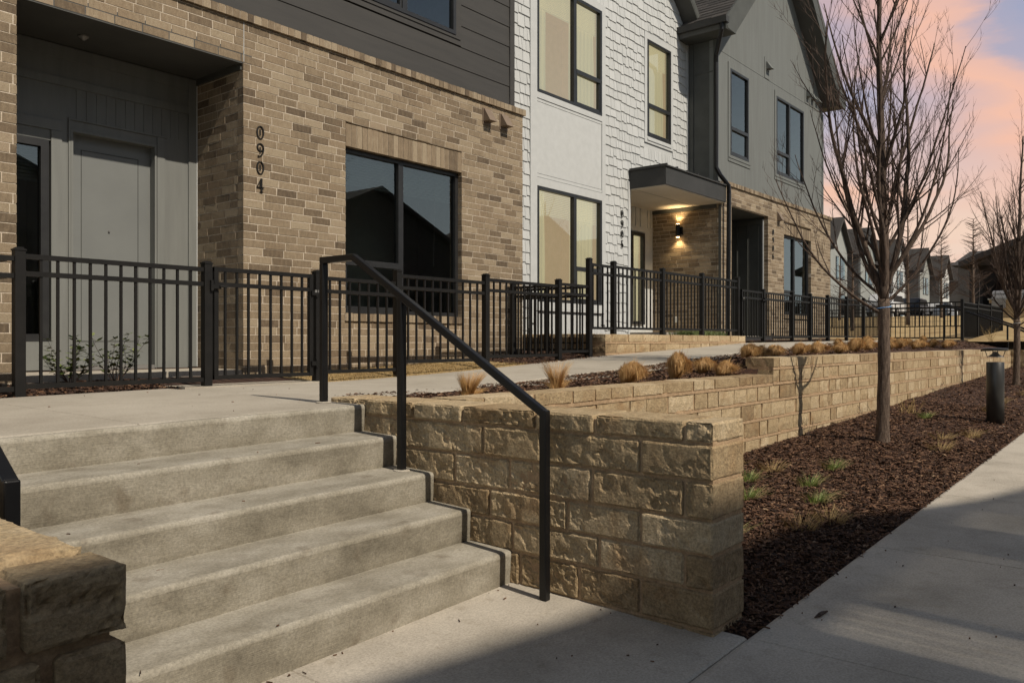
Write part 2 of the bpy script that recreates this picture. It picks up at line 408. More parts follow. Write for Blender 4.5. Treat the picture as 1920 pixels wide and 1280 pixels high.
# ------------------------------------------------------------------ the setting
def slab_panels(mb, xs, yf0, yf1, zf, ny=1, gap=.006, dip=.007, skirt=.12):
    """concrete panels split along X by tooled joints; yf0/yf1 give the edges at x"""
    for a, b in zip(xs, xs[1:]):
        n = max(2, int((b - a) / .5))
        for j in range(ny):
            def pt(u, v):
                x = a + (b - a) * u
                y0, y1 = yf0(x), yf1(x)
                v0 = (j + v) / ny
                y = y0 + (y1 - y0) * v0
                return x, y
            e = gap
            xs2 = [a, a + e] + [a + (b - a) * k / n for k in range(1, n)] + [b - e, b]
            y_fr = [0, e * 1.3] + [k / 4 for k in range(1, 4)] + [1 - e * 1.3, 1]
            i = len(mb.v)
            for x in xs2:
                y0, y1 = yf0(x), yf1(x)
                for fr in y_fr:
                    yy = y0 + (y1 - y0) * (j + fr) / ny
                    d = dip if (x in (a, b) or fr in (0, 1)) else 0
                    mb.v.append((x, yy, zf(x, yy) - d))
            w = len(y_fr)
            tt = random.uniform(.35, .65)
            for p in range(len(xs2) - 1):
                for q in range(w - 1):
                    k = i + p * w + q
                    mb.f.append((k, k + w, k + w + 1, k + 1)); mb.t.append(tt)
        if skirt:
            for yf in (yf0, yf1):
                y0a, y0b = yf(a), yf(b)
                mb.face([(a, y0a, zf(a, y0a) - dip), (b, y0b, zf(b, y0b) - dip), (b, y0b, zf(b, y0b) - skirt), (a, y0a, zf(a, y0a) - skirt)], .3)

# base ground far below everything, reaching the horizon
mb = MB()
def gz(u, v):
    x = -300 + 900 * u; y = -400 + 800 * v
    return x, y, (-2.2 if x < 26 else -2.2 + .02 * (x - 26))
mb.grid(gz, 30, 30)
tag(mb.build('ground', 'fargrass'), kind='structure')

mb = MB()
mb.grid(lambda u, v: (-60 + 200 * u, -1.2 - 7.0 * v, z_side(-60 + 200 * u) - .15), 40, 2)
tag(mb.build('road', 'asphalt'), kind='structure')
mb = MB()
mb.grid(lambda u, v: (-60 + 200 * u, -8.2 - 6 * v, z_side(-60 + 200 * u) - .02), 40, 2)
mb.grid(lambda u, v: (-60 + 200 * u, -8.2 , z_side(-60 + 200 * u) - .02 - .2 * v), 40, 1)
tag(mb.build('far_pavement', 'concrete'), kind='structure')

mb = MB()
xs = [-14 + 1.85 * k for k in range(45)]
off = 3.50 - min(xs, key=lambda q: abs(q - 3.50))
xs = [q + off for q in xs]
slab_panels(mb, xs, lambda x: -1.05, lambda x: 1.51, lambda x, y: z_side(x))
# kerb top and face
mb.grid(lambda u, v: (-14 + 82 * u, -1.2 + .145 * v, z_side(-14 + 82 * u) + .002), 30, 1)
mb.grid(lambda u, v: (-14 + 82 * u, -1.2, z_side(-14 + 82 * u) + .002 - .16 * v), 30, 1)
mb.grid(lambda u, v: (-14 + 82 * u, -1.06 + 2.55 * v, z_side(-14 + 82 * u) - .012), 30, 3, t=.0)
tag(mb.build('pavement', 'pave'), kind='structure')

mb = MB()
slab_panels(mb, [.70, 2.0, 3.50], lambda x: 1.518, lambda x: 2.84, z_pad)
mb.grid(lambda u, v: (.7 + 2.8 * u, 1.515 + 1.32 * v, z_pad(.7 + 2.8 * u, 1.515 + 1.32 * v) - .013), 6, 3, t=.0)
tag(mb.build('stair_foot_path', 'pave'), kind='structure')

def y_near(x):
    if .74 <= x <= 3.4: return 3.994
    return lerp_tab([(.73, 4.42), (3.41, 4.34), (4.3, 4.46), (6.1, 4.88), (26, 4.9)], x)
mb = MB()
slab_panels(mb, [-7, -5.5, -4, -2.5, -.9, .74], y_near, lambda x: 6.45, lambda x, y: z_walk(x))
slab_panels(mb, [.742, 1.98, 3.398], lambda x: 4.035, lambda x: 6.45, lambda x, y: z_walk(x) + .012 * max(0, min(1, y - 4.0)), skirt=.1)
slab_panels(mb, [3.402, 4.9, 6.3, 7.7, 9.1, 10.6, 12.1, 13.6, 15.1, 16.6, 18.1, 19.6, 21.1, 22.6, 24.2, 26], y_near, lambda x: 6.45, lambda x, y: z_walk(x))
mb.grid(lambda u, v: (-7 + 33 * u, 4.47 + 1.97 * v, z_walk(-7 + 33 * u) - .014), 60, 2, t=0)
tag(mb.build('upper_path', 'concrete'), kind='structure')

# porch slabs behind the fence
mb = MB()
mb.box(3.55, 5.02, 6.45, 7.42, -.5, -.383)
mb.box(2.6, 4.70, 7.42, 8.32, -.5, -.285)
mb.box(13.3, 15.78, 7.3, 9.0, -.1, .17)
mb.box(16.3, 18.2, 7.3, 8.9, -.1, .12)
tag(mb.build('porch_floor', 'concrete'), kind='structure')

def bed(name, fn, x0, x1, y0, y1, nx, ny):
    mb = MB()
    mb.grid(lambda u, v: (x0 + (x1 - x0) * u, y0 + (y1 - y0) * v, fn(x0 + (x1 - x0) * u, y0 + (y1 - y0) * v)), nx, ny)
    mb.smooth = True
    return tag(mb.build(name, 'soil'), kind='structure')
bed('lower_bed_soil', z_bed, 3.5, 26, 1.48, 3.68, 260, 30)
bed('upper_bed_soil', z_upbed, 3.7, 26, 3.62, 4.93, 200, 14)
bed('left_bed_soil', z_bed, -9, .6, 1.48, 3.68, 60, 12)
bed('left_upper_bed_soil', lambda x, y: z_walk(x) - .05, -9, .6, 3.6, 4.5, 40, 4)
bed('yard_soil', z_yard, -7, 9.9, 6.44, 8.4, 120, 16)
bed('raised_yard_soil', lambda x, y: .06 + .02 * fbm(x, y), 9.9, 14.8, 6.5, 8.4, 40, 16)
bed('far_yard_soil', lambda x, y: z_walk(x) + .03 + .02 * fbm(x, y), 14.75, 24.4, 6.44, 8.0, 40, 16)

mb = MB()
mb.smooth = True
mb.grid(lambda u, v: (24.2 + 170 * u * u, 2.0 + 60 * v, z_lawn(24.2 + 170 * u * u, 2 + 60 * v)), 60, 30)
tag(mb.build('lawn', 'fargrass'), kind='structure')
mb = MB()
mb.grid(lambda u, v: (50 + 90 * u, 15.2 + 3.6 * v, z_lawn(50 + 90 * u, 17) + .06), 30, 2)
tag(mb.build('far_road', 'asphalt'), kind='structure')

# ------------------------------------------------------------------ loose stuff on the ground
def chips(name, fn, regions, label, lmin=.012, lmax=.046):
    mb = MB(); rnd = random.Random(3)
    for x0, x1, y0, y1, n in regions:
        for _ in range(n):
            x = rnd.uniform(x0, x1); y = rnd.uniform(y0, y1)
            L = rnd.uniform(lmin, lmax) * (1 + x * .03); W = rnd.uniform(.0014, .0045) * (1 + x * .04)
            a = rnd.uniform(0, PI); tl = rnd.uniform(-.35, .35); z = max(fn(x, y), z_side(x) if (fn is z_bed and y < 1.52) else -9) + rnd.uniform(.002, .018 if y > 1.54 else .006)
            dx, dy = math.cos(a) * L / 2, math.sin(a) * L / 2
            px, py = -math.sin(a) * W, math.cos(a) * W
            dz = math.sin(tl) * L / 2; rl = rnd.uniform(-.005, .005)
            t = min(1, max(0, rnd.gauss(.42, .26))) if rnd.random() > .05 else 1.0
            h = rnd.uniform(0, .008)
            i = len(mb.v)
            mb.v += [(x - dx - px, y - dy - py, z - dz - rl), (x - dx + px, y - dy + py, z - dz + rl), (x - px, y - py, z + h - rl), (x + px, y + py, z + h + rl),
                     (x + dx - px, y + dy - py, z + dz - rl), (x + dx + px, y + dy + py, z + dz + rl)]
            mb.f += [(i, i + 2, i + 3, i + 1), (i + 2, i + 4, i + 5, i + 3)]; mb.t += [t, t]
    return tag(mb.build(name, 'mulch'), label, kind='stuff', cat='mulch')
chips('bark_mulch', z_bed, [(3.52, 6.5, 1.528, 3.43, 36000), (6.5, 10, 1.53, 3.43, 27000), (10, 14, 1.53, 3.43, 12000), (14, 25, 1.53, 3.43, 10000), (3.6, 12, 1.49, 1.54, 260)],
      #
      'shredded dark brown bark mulch covering the bed beside the pavement')
chips('bark_mulch', z_upbed, [(3.8, 9, 3.70, 4.85, 9000), (9, 14, 3.78, 4.9, 4500), (14, 25, 3.78, 4.9, 3500)], 'dark bark mulch between the upper path and the wall capstones')
chips('bark_mulch', z_yard, [(.5, 3.6, 6.47, 7.3, 2600), (8.0, 9.8, 6.5, 7.6, 900), (8.2, 9.8, 6.3, 6.5, 250)], 'reddish bark mulch behind the black fence by the front door')

def blades(mb, x, y, z, n, h, lean=(0, 0), spread=.05, w=.0022, curl=.6, rnd=random, t0=(.1, 1), seg=3, flat=0):
    for _ in range(n):
        a = rnd.uniform(0, 2 * PI); r = spread * math.sqrt(rnd.random())
        bx, by = x + math.cos(a) * r, y + math.sin(a) * r
        hh = h * rnd.uniform(.6, 1.1)
        ox = math.cos(a) * curl * rnd.uniform(.2, 1) + lean[0]; oy = math.sin(a) * curl * rnd.uniform(.2, 1) + lean[1]
        t = rnd.uniform(*t0)
        px, py = -math.sin(a + 1) * w, math.cos(a + 1) * w
        i = len(mb.v)
        for k in range(seg + 1):
            u = k / seg
            q = u ** 1.8
            zz = z + hh * (u - (flat * .55) * u * u)
            ww = 1 - .75 * u
            cx = bx + ox * hh * q; cy = by + oy * hh * q
            mb.v.append((cx - px * ww, cy - py * ww, zz)); mb.v.append((cx + px * ww, cy + py * ww, zz))
        for k in range(seg):
            mb.f.append((i + 2 * k, i + 2 * k + 1, i + 2 * k + 3, i + 2 * k + 2)); mb.t.append(t)

# winter turf between the fence and the brick house
mb = MB(); rnd = random.Random(5)
for _ in range(5200):
    x = rnd.uniform(4.95, 8.2); y = rnd.uniform(6.42, 7.36)
    if x > 7.7 and y > 6.7: continue
    blades(mb, x, y, z_yard(x, y), 2, rnd.uniform(.015, .04), spread=.01, w=.002, rnd=rnd, seg=1, t0=(0, 1))
tag(mb.build('winter_turf', 'drygrass'), 'straw coloured winter grass between fence and brick wall', 'grass', kind='stuff')
mb = MB()
mb.grid(lambda u, v: (4.93 + 3.2 * u, 6.455 + .93 * v, z_yard(4.93 + 3.2 * u, 6.455 + .93 * v) + .006), 20, 6)
tag(mb.build('turf_base', 'fargrass'), kind='structure')
# low green ground cover behind the fence on the raised bed
mb = MB()
for _ in range(500):
    x = rnd.uniform(13.2, 14.7); y = rnd.uniform(6.75, 7.2)
    blades(mb, x, y, .08, 3, .12, spread=.03, w=.006, rnd=rnd, seg=2, t0=(.2, .8))
tag(mb.build('ground_cover', 'leafy'), 'low leafy ground cover behind the fence above the short stone wall', 'ground cover', kind='stuff')

# ------------------------------------------------------------------ stone masonry
def rock_box(mb, x0, x1, y0, y1, z0, z1, res, amp, seed, t, rnd_e=.008, freq=9):
    """a block whose faces carry displaced grids; amp = roughness per axis"""
    nx = max(1, int((x1 - x0) / res)); ny = max(1, int((y1 - y0) / res)); nz_ = max(1, int((z1 - z0) / res))
    kk = .35 + 1.0 * random.Random(int(seed * 977) + int(x0 * 531) + int(y0 * 733)).random() ** 1.2
    amp = (amp[0] * kk, amp[1] * kk, amp[2] * kk)
    idx = {}
    def vert(i, j, k):
        key = (i, j, k)
        if key in idx: return idx[key]
        fx, fy, fz = i / nx, j / ny, k / nz_
        x = x0 + (x1 - x0) * fx; y = y0 + (y1 - y0) * fy; z = z0 + (z1 - z0) * fz
        ex = (i in (0, nx)); ey = (j in (0, ny)); ez = (k in (0, nz_))
        p = Vector((x * freq + seed * 3.1, y * freq + seed, z * freq - seed))
        n1 = noise.noise(p * .75 + Vector((seed, 0, 0))) + .45 * noise.noise(p * 1.9)
        m_ = min(1, max(0, (n1 + .12) / .16))
        dt_ = noise.fractal(p * 3.1, .75, 2.2, 5)
        nval = -m_ * (.75 + .95 * dt_) + .10 * dt_ + .25 * noise.noise(p * .4)
        n2 = noise.noise(p * 2.7)
        nd = ex + ey + ez
        pull = rnd_e * (1 + .6 * n2) if nd >= 2 else 0
        # distance to the nearest edge flattens the relief there
        de = min([d for d, on in ((min(fx, 1 - fx) * (x1 - x0), ex), (min(fy, 1 - fy) * (y1 - y0), ey), (min(fz, 1 - fz) * (z1 - z0), ez)) if not on] or [0])
        fall = min(1, .15 + de / .022)
        if ex: x += (1 if i else -1) * (amp[0] * nval * fall - pull)
        if ey: y += (1 if j else -1) * (amp[1] * nval * fall - pull)
        if ez: z += (1 if k else -1) * (amp[2] * nval * fall - pull)
        idx[key] = len(mb.v); mb.v.append((x, y, z)); return idx[key]
    def q(a, b, c, d):
        mb.f.append((a, b, c, d)); mb.t.append(t)
    for j in range(ny):
        for k in range(nz_):
            q(vert(0, j, k), vert(0, j, k + 1), vert(0, j + 1, k + 1), vert(0, j + 1, k))
            q(vert(nx, j, k), vert(nx, j + 1, k), vert(nx, j + 1, k + 1), vert(nx, j, k + 1))
    for i in range(nx):
        for k in range(nz_):
            q(vert(i, 0, k), vert(i + 1, 0, k), vert(i + 1, 0, k + 1), vert(i, 0, k + 1))
            q(vert(i, ny, k), vert(i, ny, k + 1), vert(i + 1, ny, k + 1), vert(i + 1, ny, k))
    for i in range(nx):
        for j in range(ny):
            q(vert(i, j, nz_), vert(i + 1, j, nz_), vert(i + 1, j + 1, nz_), vert(i, j + 1, nz_))
            q(vert(i, j, 0), vert(i, j + 1, 0), vert(i + 1, j + 1, 0), vert(i + 1, j, 0))

def cheek_wall(label, X0, X1, Y0, Y1, courses, res, rough_side, near, capz, seed):
    """stair cheek wall running in Y; rough_side -1: split face towards -X"""
    rnd = random.Random(seed)
    th = thing('stone_wall', label, 'stone wall', (X0, Y0, courses[-1][1]), 'stone stair cheek walls')
    core = MB()
    core.box(X0 + .009, X1 - .012, Y0 + .013, Y1 - .013, courses[-1][0], capz - .028, .5)
    core.build('mortar', 'stone_mortar', th)
    body = MB(); capm = MB()
    for ci, (zb, zt) in enumerate(courses):
        y = Y0; first = True
        m = capm if ci == 0 else body
        while y < Y1 - .02:
            L = rnd.uniform(.34, .64)
            if first:
                L = (.15 if ci % 2 == 0 else .38) if near else rnd.uniform(.15, .4)
            if Y1 - y - L < .15: L = Y1 - y
            o = rnd.uniform(.002, .012)
            ax = .0115 if rough_side else .005
            t = min(1, max(0, rnd.gauss(.55, .22)))
            if ci >= len(courses) - 2: t *= .35
            if ci < len(courses) - 2 and rnd.random() < .2: t *= .45
            if ci == 0:
                o = rnd.uniform(.004, .014)
            rs = res if (y < Y0 + 3) else res * 1.5
            rock_box(m, X0 - o, X1 + .004 if ci else X1 + rnd.uniform(0, .01), y + .006, y + L - .008, zb + .006, zt - .007, rs,
                     (ax, .004, .003), seed + ci * 7.3 + y * 3, t, rnd_e=.004)
            y += L; first = False
    body.build('stone_courses', 'stone', th)
    capm.build('capstones', 'stone', th)
    return th
CO = [(-.462, -.357), (-.632, -.462), (-.806, -.632), (-.965, -.806), (-1.125, -.965), (-1.30, -1.125), (-1.50, -1.30)]
cheek_wall('tan split-face stone wall closing the right side of the concrete steps', 3.40, 3.73, 1.625, 4.34, CO, .0105, -1, True, -.357, 11)
CL = [(-.555, -.41), (-.72, -.555), (-.90, -.72), (-1.08, -.90), (-1.25, -1.08), (-1.55, -1.25)]
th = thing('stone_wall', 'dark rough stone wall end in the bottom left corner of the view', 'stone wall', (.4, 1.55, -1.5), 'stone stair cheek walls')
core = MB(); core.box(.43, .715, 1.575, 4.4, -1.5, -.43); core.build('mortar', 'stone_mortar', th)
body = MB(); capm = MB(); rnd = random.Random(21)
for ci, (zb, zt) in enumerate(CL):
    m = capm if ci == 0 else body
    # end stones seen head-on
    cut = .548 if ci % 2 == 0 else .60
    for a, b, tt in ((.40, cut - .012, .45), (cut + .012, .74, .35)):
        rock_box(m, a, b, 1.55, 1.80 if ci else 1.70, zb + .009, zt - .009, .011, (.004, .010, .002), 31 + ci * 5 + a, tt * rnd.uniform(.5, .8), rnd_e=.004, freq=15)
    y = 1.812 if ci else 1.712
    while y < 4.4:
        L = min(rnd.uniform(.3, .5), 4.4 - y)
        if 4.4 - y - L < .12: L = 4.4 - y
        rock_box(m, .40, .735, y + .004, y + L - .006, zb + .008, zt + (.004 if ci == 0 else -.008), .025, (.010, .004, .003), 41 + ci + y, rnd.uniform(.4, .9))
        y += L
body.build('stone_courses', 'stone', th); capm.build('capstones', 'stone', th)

def long_wall(label, X0, X1, Y0, th_, courses, seed, steps=None, res=.055, group='tan stone retaining walls', zbase=-1.6, lmin=.16, lmax=.50, amp=(.003, .006, .004)):
    """retaining wall along X; courses: (zb, zt, xstart, xend)"""
    rnd = random.Random(seed)
    th = thing('retaining_wall', label, 'retaining wall', (X0, Y0, zbase), group)
    core = MB(); body = MB(); capm = MB()
    caps = steps
    for (zb, zt, xa, xb, iscap) in courses:
        core.box(xa + .006, xb - .006, Y0 + .0025 + .001 * (zb * 100 % 2), Y0 + .014, zb - .013, zb + .013, .5)
        core.box(xa + .012, xb - .012, Y0 + .015, Y0 + th_ - .015, zb - .001, zt - (.02 if iscap else -.0), .5)
        x = xa
        m = capm if iscap else body
        first = True
        while x < xb - .01:
            L = rnd.uniform(lmin, lmax) * (1.15 if iscap else 1)
            if first: L = rnd.choice((.18, .33))
            if xb - x - L < .12: L = xb - x
            t = min(1, max(0, rnd.gauss(.58, .26)))
            j = rnd.uniform(-.004, .006)
            rs = res if x < 12 else res * 1.6
            dpt = th_ if (iscap or first) else .15
            rock_box(m, x + .004, x + L - .005, Y0 - j, Y0 + dpt + rnd.uniform(-.01, .01), zb + .013, zt - .012, rs, amp, seed + zb * 9 + x, t, rnd_e=.006, freq=7)
            x += L; first = False
    core.build('mortar', 'stone_mortar', th); body.build('stone_courses', 'stone', th); capm.build('capstones', 'stone', th)
    return th
YR = 3.445
cs = [(-.463, -.343, 3.735, 8.64, True), (-.294, -.16, 8.64, 20.27, True), (-.458, -.294, 8.64, 20.27, False)]
for zb, zt in ((-.637, -.463), (-.82, -.637), (-1.0, -.82), (-1.18, -1.0), (-1.38, -1.18)):
    cs.append((zb, zt, 3.735, 20.27, False))
long_wall('long tan stone retaining wall stepping up once behind the mulch bed and tree', 3.735, 20.27, YR, .32, cs, 51)
cs = [(-.36, -.215, 20.28, 24.2, True)] + [(a, b, 20.28, 24.2, False) for a, b in ((-.53, -.36), (-.7, -.53), (-.88, -.7), (-1.2, -.88))]
long_wall('far lower length of tan stone wall behind the bollard', 20.28, 24.2, YR, .32, cs, 57)
cs = [(-.48, -.355, -8, .39, True)] + [(a, b, -8, .39, False) for a, b in ((-.66, -.48), (-.85, -.66), (-1.04, -.85), (-1.22, -1.04), (-1.7, -1.22))]
long_wall('stone retaining wall on the left of the steps', -8, .39, YR, .32, cs, 59, res=.1)
cs = [(-.02, .12, 9.93, 14.78, True), (-.18, -.02, 9.93, 14.78, False), (-.34, -.18, 9.93, 14.78, False)]
w = long_wall('short low stone wall under the fence beside the upper path', 9.93, 14.78, 6.43, .28, cs, 61, zbase=-.3, amp=(.008, .008, .004), lmin=.3, lmax=.5)
rb = MB()
for zb, zt in ((-.02, .12), (-.18, -.02), (-.34, -.18)):
    for k in range(4):
        rock_box(rb, 9.93, 10.2, 6.72 + k * .36, 7.07 + k * .36, zb + .006, zt - .006, .05, (.01, .004, .004), 71 + k + zb, random.uniform(.3, .7))
rb.build('stone_return', 'stone', w)
# end block and cheek of the next stair
cheek_wall('distant stair cheek wall in shade behind the second tree', 24.21, 24.5, 1.8, 4.3,
           [(-.34, -.2), (-.52, -.34), (-.7, -.52), (-.88, -.7), (-1.2, -.88)], .06, -1, False, -.2, 83)

# ------------------------------------------------------------------ concrete steps
nose = [(2.797, -1.123), (3.094, -.936), (3.383, -.761), (3.700, -.572), (3.994, -.397)]
st = thing('concrete_steps', 'five worn concrete steps climbing between stone walls to the upper path', 'steps', (2.1, 2.8, -1.35))
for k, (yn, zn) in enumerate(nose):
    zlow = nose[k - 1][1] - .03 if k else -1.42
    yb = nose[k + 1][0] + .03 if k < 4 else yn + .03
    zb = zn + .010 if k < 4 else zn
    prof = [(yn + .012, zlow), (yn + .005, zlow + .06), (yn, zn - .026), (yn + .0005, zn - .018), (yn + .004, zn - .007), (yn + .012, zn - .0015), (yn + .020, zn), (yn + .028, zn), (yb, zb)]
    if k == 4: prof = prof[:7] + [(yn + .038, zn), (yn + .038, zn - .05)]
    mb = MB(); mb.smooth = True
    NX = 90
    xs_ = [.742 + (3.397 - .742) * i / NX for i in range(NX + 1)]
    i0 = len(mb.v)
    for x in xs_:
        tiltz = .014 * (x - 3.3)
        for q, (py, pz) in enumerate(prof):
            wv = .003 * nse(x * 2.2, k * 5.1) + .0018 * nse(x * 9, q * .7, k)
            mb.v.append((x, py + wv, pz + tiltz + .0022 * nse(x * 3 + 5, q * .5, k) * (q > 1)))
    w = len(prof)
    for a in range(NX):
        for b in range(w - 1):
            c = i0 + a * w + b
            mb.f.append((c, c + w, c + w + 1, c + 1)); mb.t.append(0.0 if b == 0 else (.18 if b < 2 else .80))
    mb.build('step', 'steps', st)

# ------------------------------------------------------------------ handrails
def handrail(label, X, tilt, loc):
    th = thing('handrail', label, 'handrail', loc, 'black tube handrails')
    r = .021
    p1, e1, p3 = (4.28, .520), (3.98, .521), (2.50, -.363)
    mb = MB(); mb.smooth = False
    z = lambda v: v + tilt
    mb.tube([(X, p1[0] + .021, z(p1[1])), (X, e1[0], z(e1[1])), (X, p3[0], z(p3[1]) - .002)], .030, n=4, square=True)
    mb.build('rail', 'rail', th, bevel=.006)
    for y, zb, zt in ((4.28, -.392, .50), (3.551, -.756, .26), (2.50, -1.312, -.345)):
        m = MB(); m.box(X - .0212, X + .0212, y - .0212, y + .0212, zb + tilt, zt + tilt)
        m.build('post', 'rail', th, bevel=.006)
        m = MB(); m.lathe((X, y, zb + tilt), [(.05, 0), (.048, .006), (.03, .007)], 16)
        m.build('grout_collar', 'concrete', th)
    return th
handrail('black tube handrail bolted down the right side of the concrete steps', 3.3, 0, (3.3, 2.5, -1.32))
handrail('black handrail elbow at the left edge above the dark stone wall', .865, -.034, (.865, 2.5, -1.36))
# stair rail of the next flight
for xx, lb in ((24.75, 'near one of two thin black stair rails beyond the second tree'), (26.3, 'far one of two thin black stair rails beyond the second tree')):
    th = thing('handrail', lb, 'handrail', (xx, 3, -.8), 'black tube handrails')
    m = MB(); m.tube([(xx, 5.3, .98), (xx, 5.0, .98), (xx, 3.5, .38), (xx, 2.3, -.15)], .03, n=6); m.build('rail', 'rail', th)
    for y, zt in ((5.1, .98), (3.6, .42), (2.4, -.1)):
        m = MB(); m.box(xx - .02, xx + .02, y - .02, y + .02, zt - 1.0, zt); m.build('post', 'rail', th)
mb = MB()
for k in range(6):
    mb.box(24.51, 27.5, 2.2 + .33 * k, 4.3, -1.2, -1.0 + .16 * k)
tag(mb.build('concrete_steps', 'steps', loc=(26, 2.3, -1)), 'distant flight of concrete steps past the second tree', 'steps')

# ------------------------------------------------------------------ fences
FY = 6.51
def picket_mesh(h):
    m = MB(); m.box(-.0095, .0095, -.0095, .0095, 0, h)
    me_o = m.build('picket', 'black')
    me = me_o.data; bpy.data.objects.remove(me_o)
    return me
PM = {}
def fence_post(th, x, y, zb, zt, w=.036):
    m = MB(); m.box(x - w, x + w, y - w, y + w, zb, zt)
    o = m.build('post', 'black', th, bevel=.004)
    c = MB(); c.box(x - w - .004, x + w + .004, y - w - .004, y + w + .004, zt, zt + .012)
    c.prism([(x - w, zt + .012), (x + w, zt + .012), (x + w * .5, zt + .026), (x - w * .5, zt + .026)], y - w * .8, y + w * .8)
    c.build('post_cap', 'black', o)
def fence_panel(th, a, b, zb, zt, name='panel', frame=False, mid=.125):
    """a, b = (x, y) ends"""
    dx, dy = b[0] - a[0], b[1] - a[1]; L = math.hypot(dx, dy); ux, uy = dx / L, dy / L; px, py = -uy, ux
    def bar(m, s0, s1, z0, z1, hw):
        P = lambda s, o, z: (a[0] + ux * s + px * o, a[1] + uy * s + py * o, z)
        m.hexa([P(s0, -hw, z0), P(s1, -hw, z0), P(s1, hw, z0), P(s0, hw, z0), P(s0, -hw, z1), P(s1, -hw, z1), P(s1, hw, z1), P(s0, hw, z1)])
    m = MB()
    bar(m, 0, L, zt - .036, zt, .018)
    if frame:
        bar(m, 0, .04, zb - .001, zt + .001, .022); bar(m, L - .04, L, zb - .001, zt + .001, .022)
        bar(m, 0, L, zt - mid - .036, zt - mid, .018); bar(m, 0, L, zb, zb + .036, .018)
    else:
        for za_, zb_ in ((zt - mid - .036, zt - mid), (zb, zb + .036)):
            m2 = MB(); bar(m2, 0, L, za_, zb_, .018); m2.build('rail', 'black', th)
    pn = m.build(name if frame else 'rail', 'black', th)
    n = int(round(L / .122)); h = round(zt - zb - .04, 3)
    if h not in PM: PM[h] = picket_mesh(h)
    root = th.location
    for k in range(1, n):
        s = L * k / n
        o = bpy.data.objects.new('picket', PM[h]); col.objects.link(o); o.parent = pn
        o.location = (a[0] + ux * s - root.x, a[1] + uy * s - root.y, zb + .02 - root.z)
        o.rotation_euler = (0, 0, math.atan2(uy, ux))
    return pn
GF = 'black metal picket fences'
def fence(label, posts, panels, loc):
    th = thing('metal_fence', label, 'fence', loc, GF)
    for p in posts: fence_post(th, *p)
    for p in panels: fence_panel(th, *p)
    return th
fence('black picket fence left of the gate in front of the grey door',
      [(2.31, FY, -.45, .655), (3.78, FY, -.41, .665), (.85, FY, -.45, .63), (-.6, FY, -.46, .60)],
      [((2.34, FY), (3.75, FY), -.345, .635), ((.88, FY), (2.28, FY), -.36, .615), ((-.57, FY), (.82, FY), -.38, .59)], (2.31, FY, -.44))
fence('short black fence running back to the brick column at the far left', [(2.2, 7.28, -.4, .65)], [((2.24, 6.58), (2.2, 7.25), -.34, .615)], (2.24, 7, -.4))
fence('black picket fence between the gate and the short stone wall, before the brick house',
      [(4.94, FY, -.42, .665), (5.99, FY, -.40, .745), (7.42, FY, -.35, .79), (8.9, FY, -.28, .815), (9.63, FY, -.26, 1.155)],
      [((4.97, FY), (5.96, FY), -.315, .635), ((6.02, FY), (7.39, FY), -.235, .72), ((7.45, FY), (8.87, FY), -.20, .76), ((8.93, FY), (9.6, FY), -.155, .79)], (4.94, FY, -.4))
fence('black partition fence between the brick and white house yards', [(8.93, 7.32, -.25, .80)], [((8.93, 6.58), (8.93, 7.30), -.2, .77)], (8.93, 7, -.25))
fence('black partition fence running back along the end of the short stone wall', [(9.68, 8.0, -.25, .80)], [((9.66, 6.56), (9.68, 7.96), -.14, .79)], (9.66, 7, -.2))
fence('raised black picket fence standing on the short stone wall',
      [(10.33, FY + .04, .10, 1.165), (11.8, FY + .04, .10, 1.165), (13.2, FY + .04, .10, 1.175), (14.68, FY + .04, .10, 1.19)],
      [((9.66, FY + .04), (10.3, FY + .04), .175, 1.115), ((10.36, FY + .04), (11.77, FY + .04), .18, 1.125), ((11.83, FY + .04), (13.17, FY + .04), .185, 1.135), ((13.23, FY + .04), (14.65, FY + .04), .19, 1.15)], (12, FY + .04, .12))
fence('black picket fence along the upper path in front of the grey house',
      [(15.8, FY, -.05, 1.02), (17.35, FY, -.03, 1.04), (18.44, FY, 0, 1.05), (19.6, FY, 0, 1.07), (20.98, FY, 0, 1.09), (22.37, FY, 0, 1.11), (24.3, FY, 0, 1.13)],
      [((15.84, FY), (17.31, FY), .08, .99), ((17.39, FY), (18.40, FY), .09, 1.01), ((18.48, FY), (19.56, FY), .09, 1.02), ((19.64, FY), (20.94, FY), .10, 1.05),
       ((21.02, FY), (22.33, FY), .10, 1.07), ((22.41, FY), (24.26, FY), .10, 1.09)], (15.8, FY, 0))
fence('black open picket fence crossing towards the stone wall beyond the tree', [(24.3, 4.57, -.05, 1.10)], [((24.3, 6.47), (24.3, 4.61), .08, 1.06)], (24.3, 5.5, 0))
fence('black fence seen edge-on beyond the far end of the stone wall', [(26.3, 4.57, 0, 1.11), (28.3, 4.57, 0, 1.13), (30.3, 4.57, 0, 1.15)],
      [((24.34, 4.57), (26.26, 4.57), .08, 1.06), ((26.34, 4.57), (28.26, 4.57), .09, 1.08), ((28.34, 4.57), (30.26, 4.57), .10, 1.10)], (27, 4.57, 0))
fence('low black picket fence far back on the lawn', [(34, 6, .4, 1.3), (34, 9, .4, 1.35), (34, 12, .4, 1.35), (34, 15, .4, 1.35)],
      [((34, 6.04), (34, 8.96), .55, 1.28), ((34, 9.04), (34, 11.96), .55, 1.28), ((34, 12.04), (34, 14.96), .55, 1.28)], (34, 9, .5))
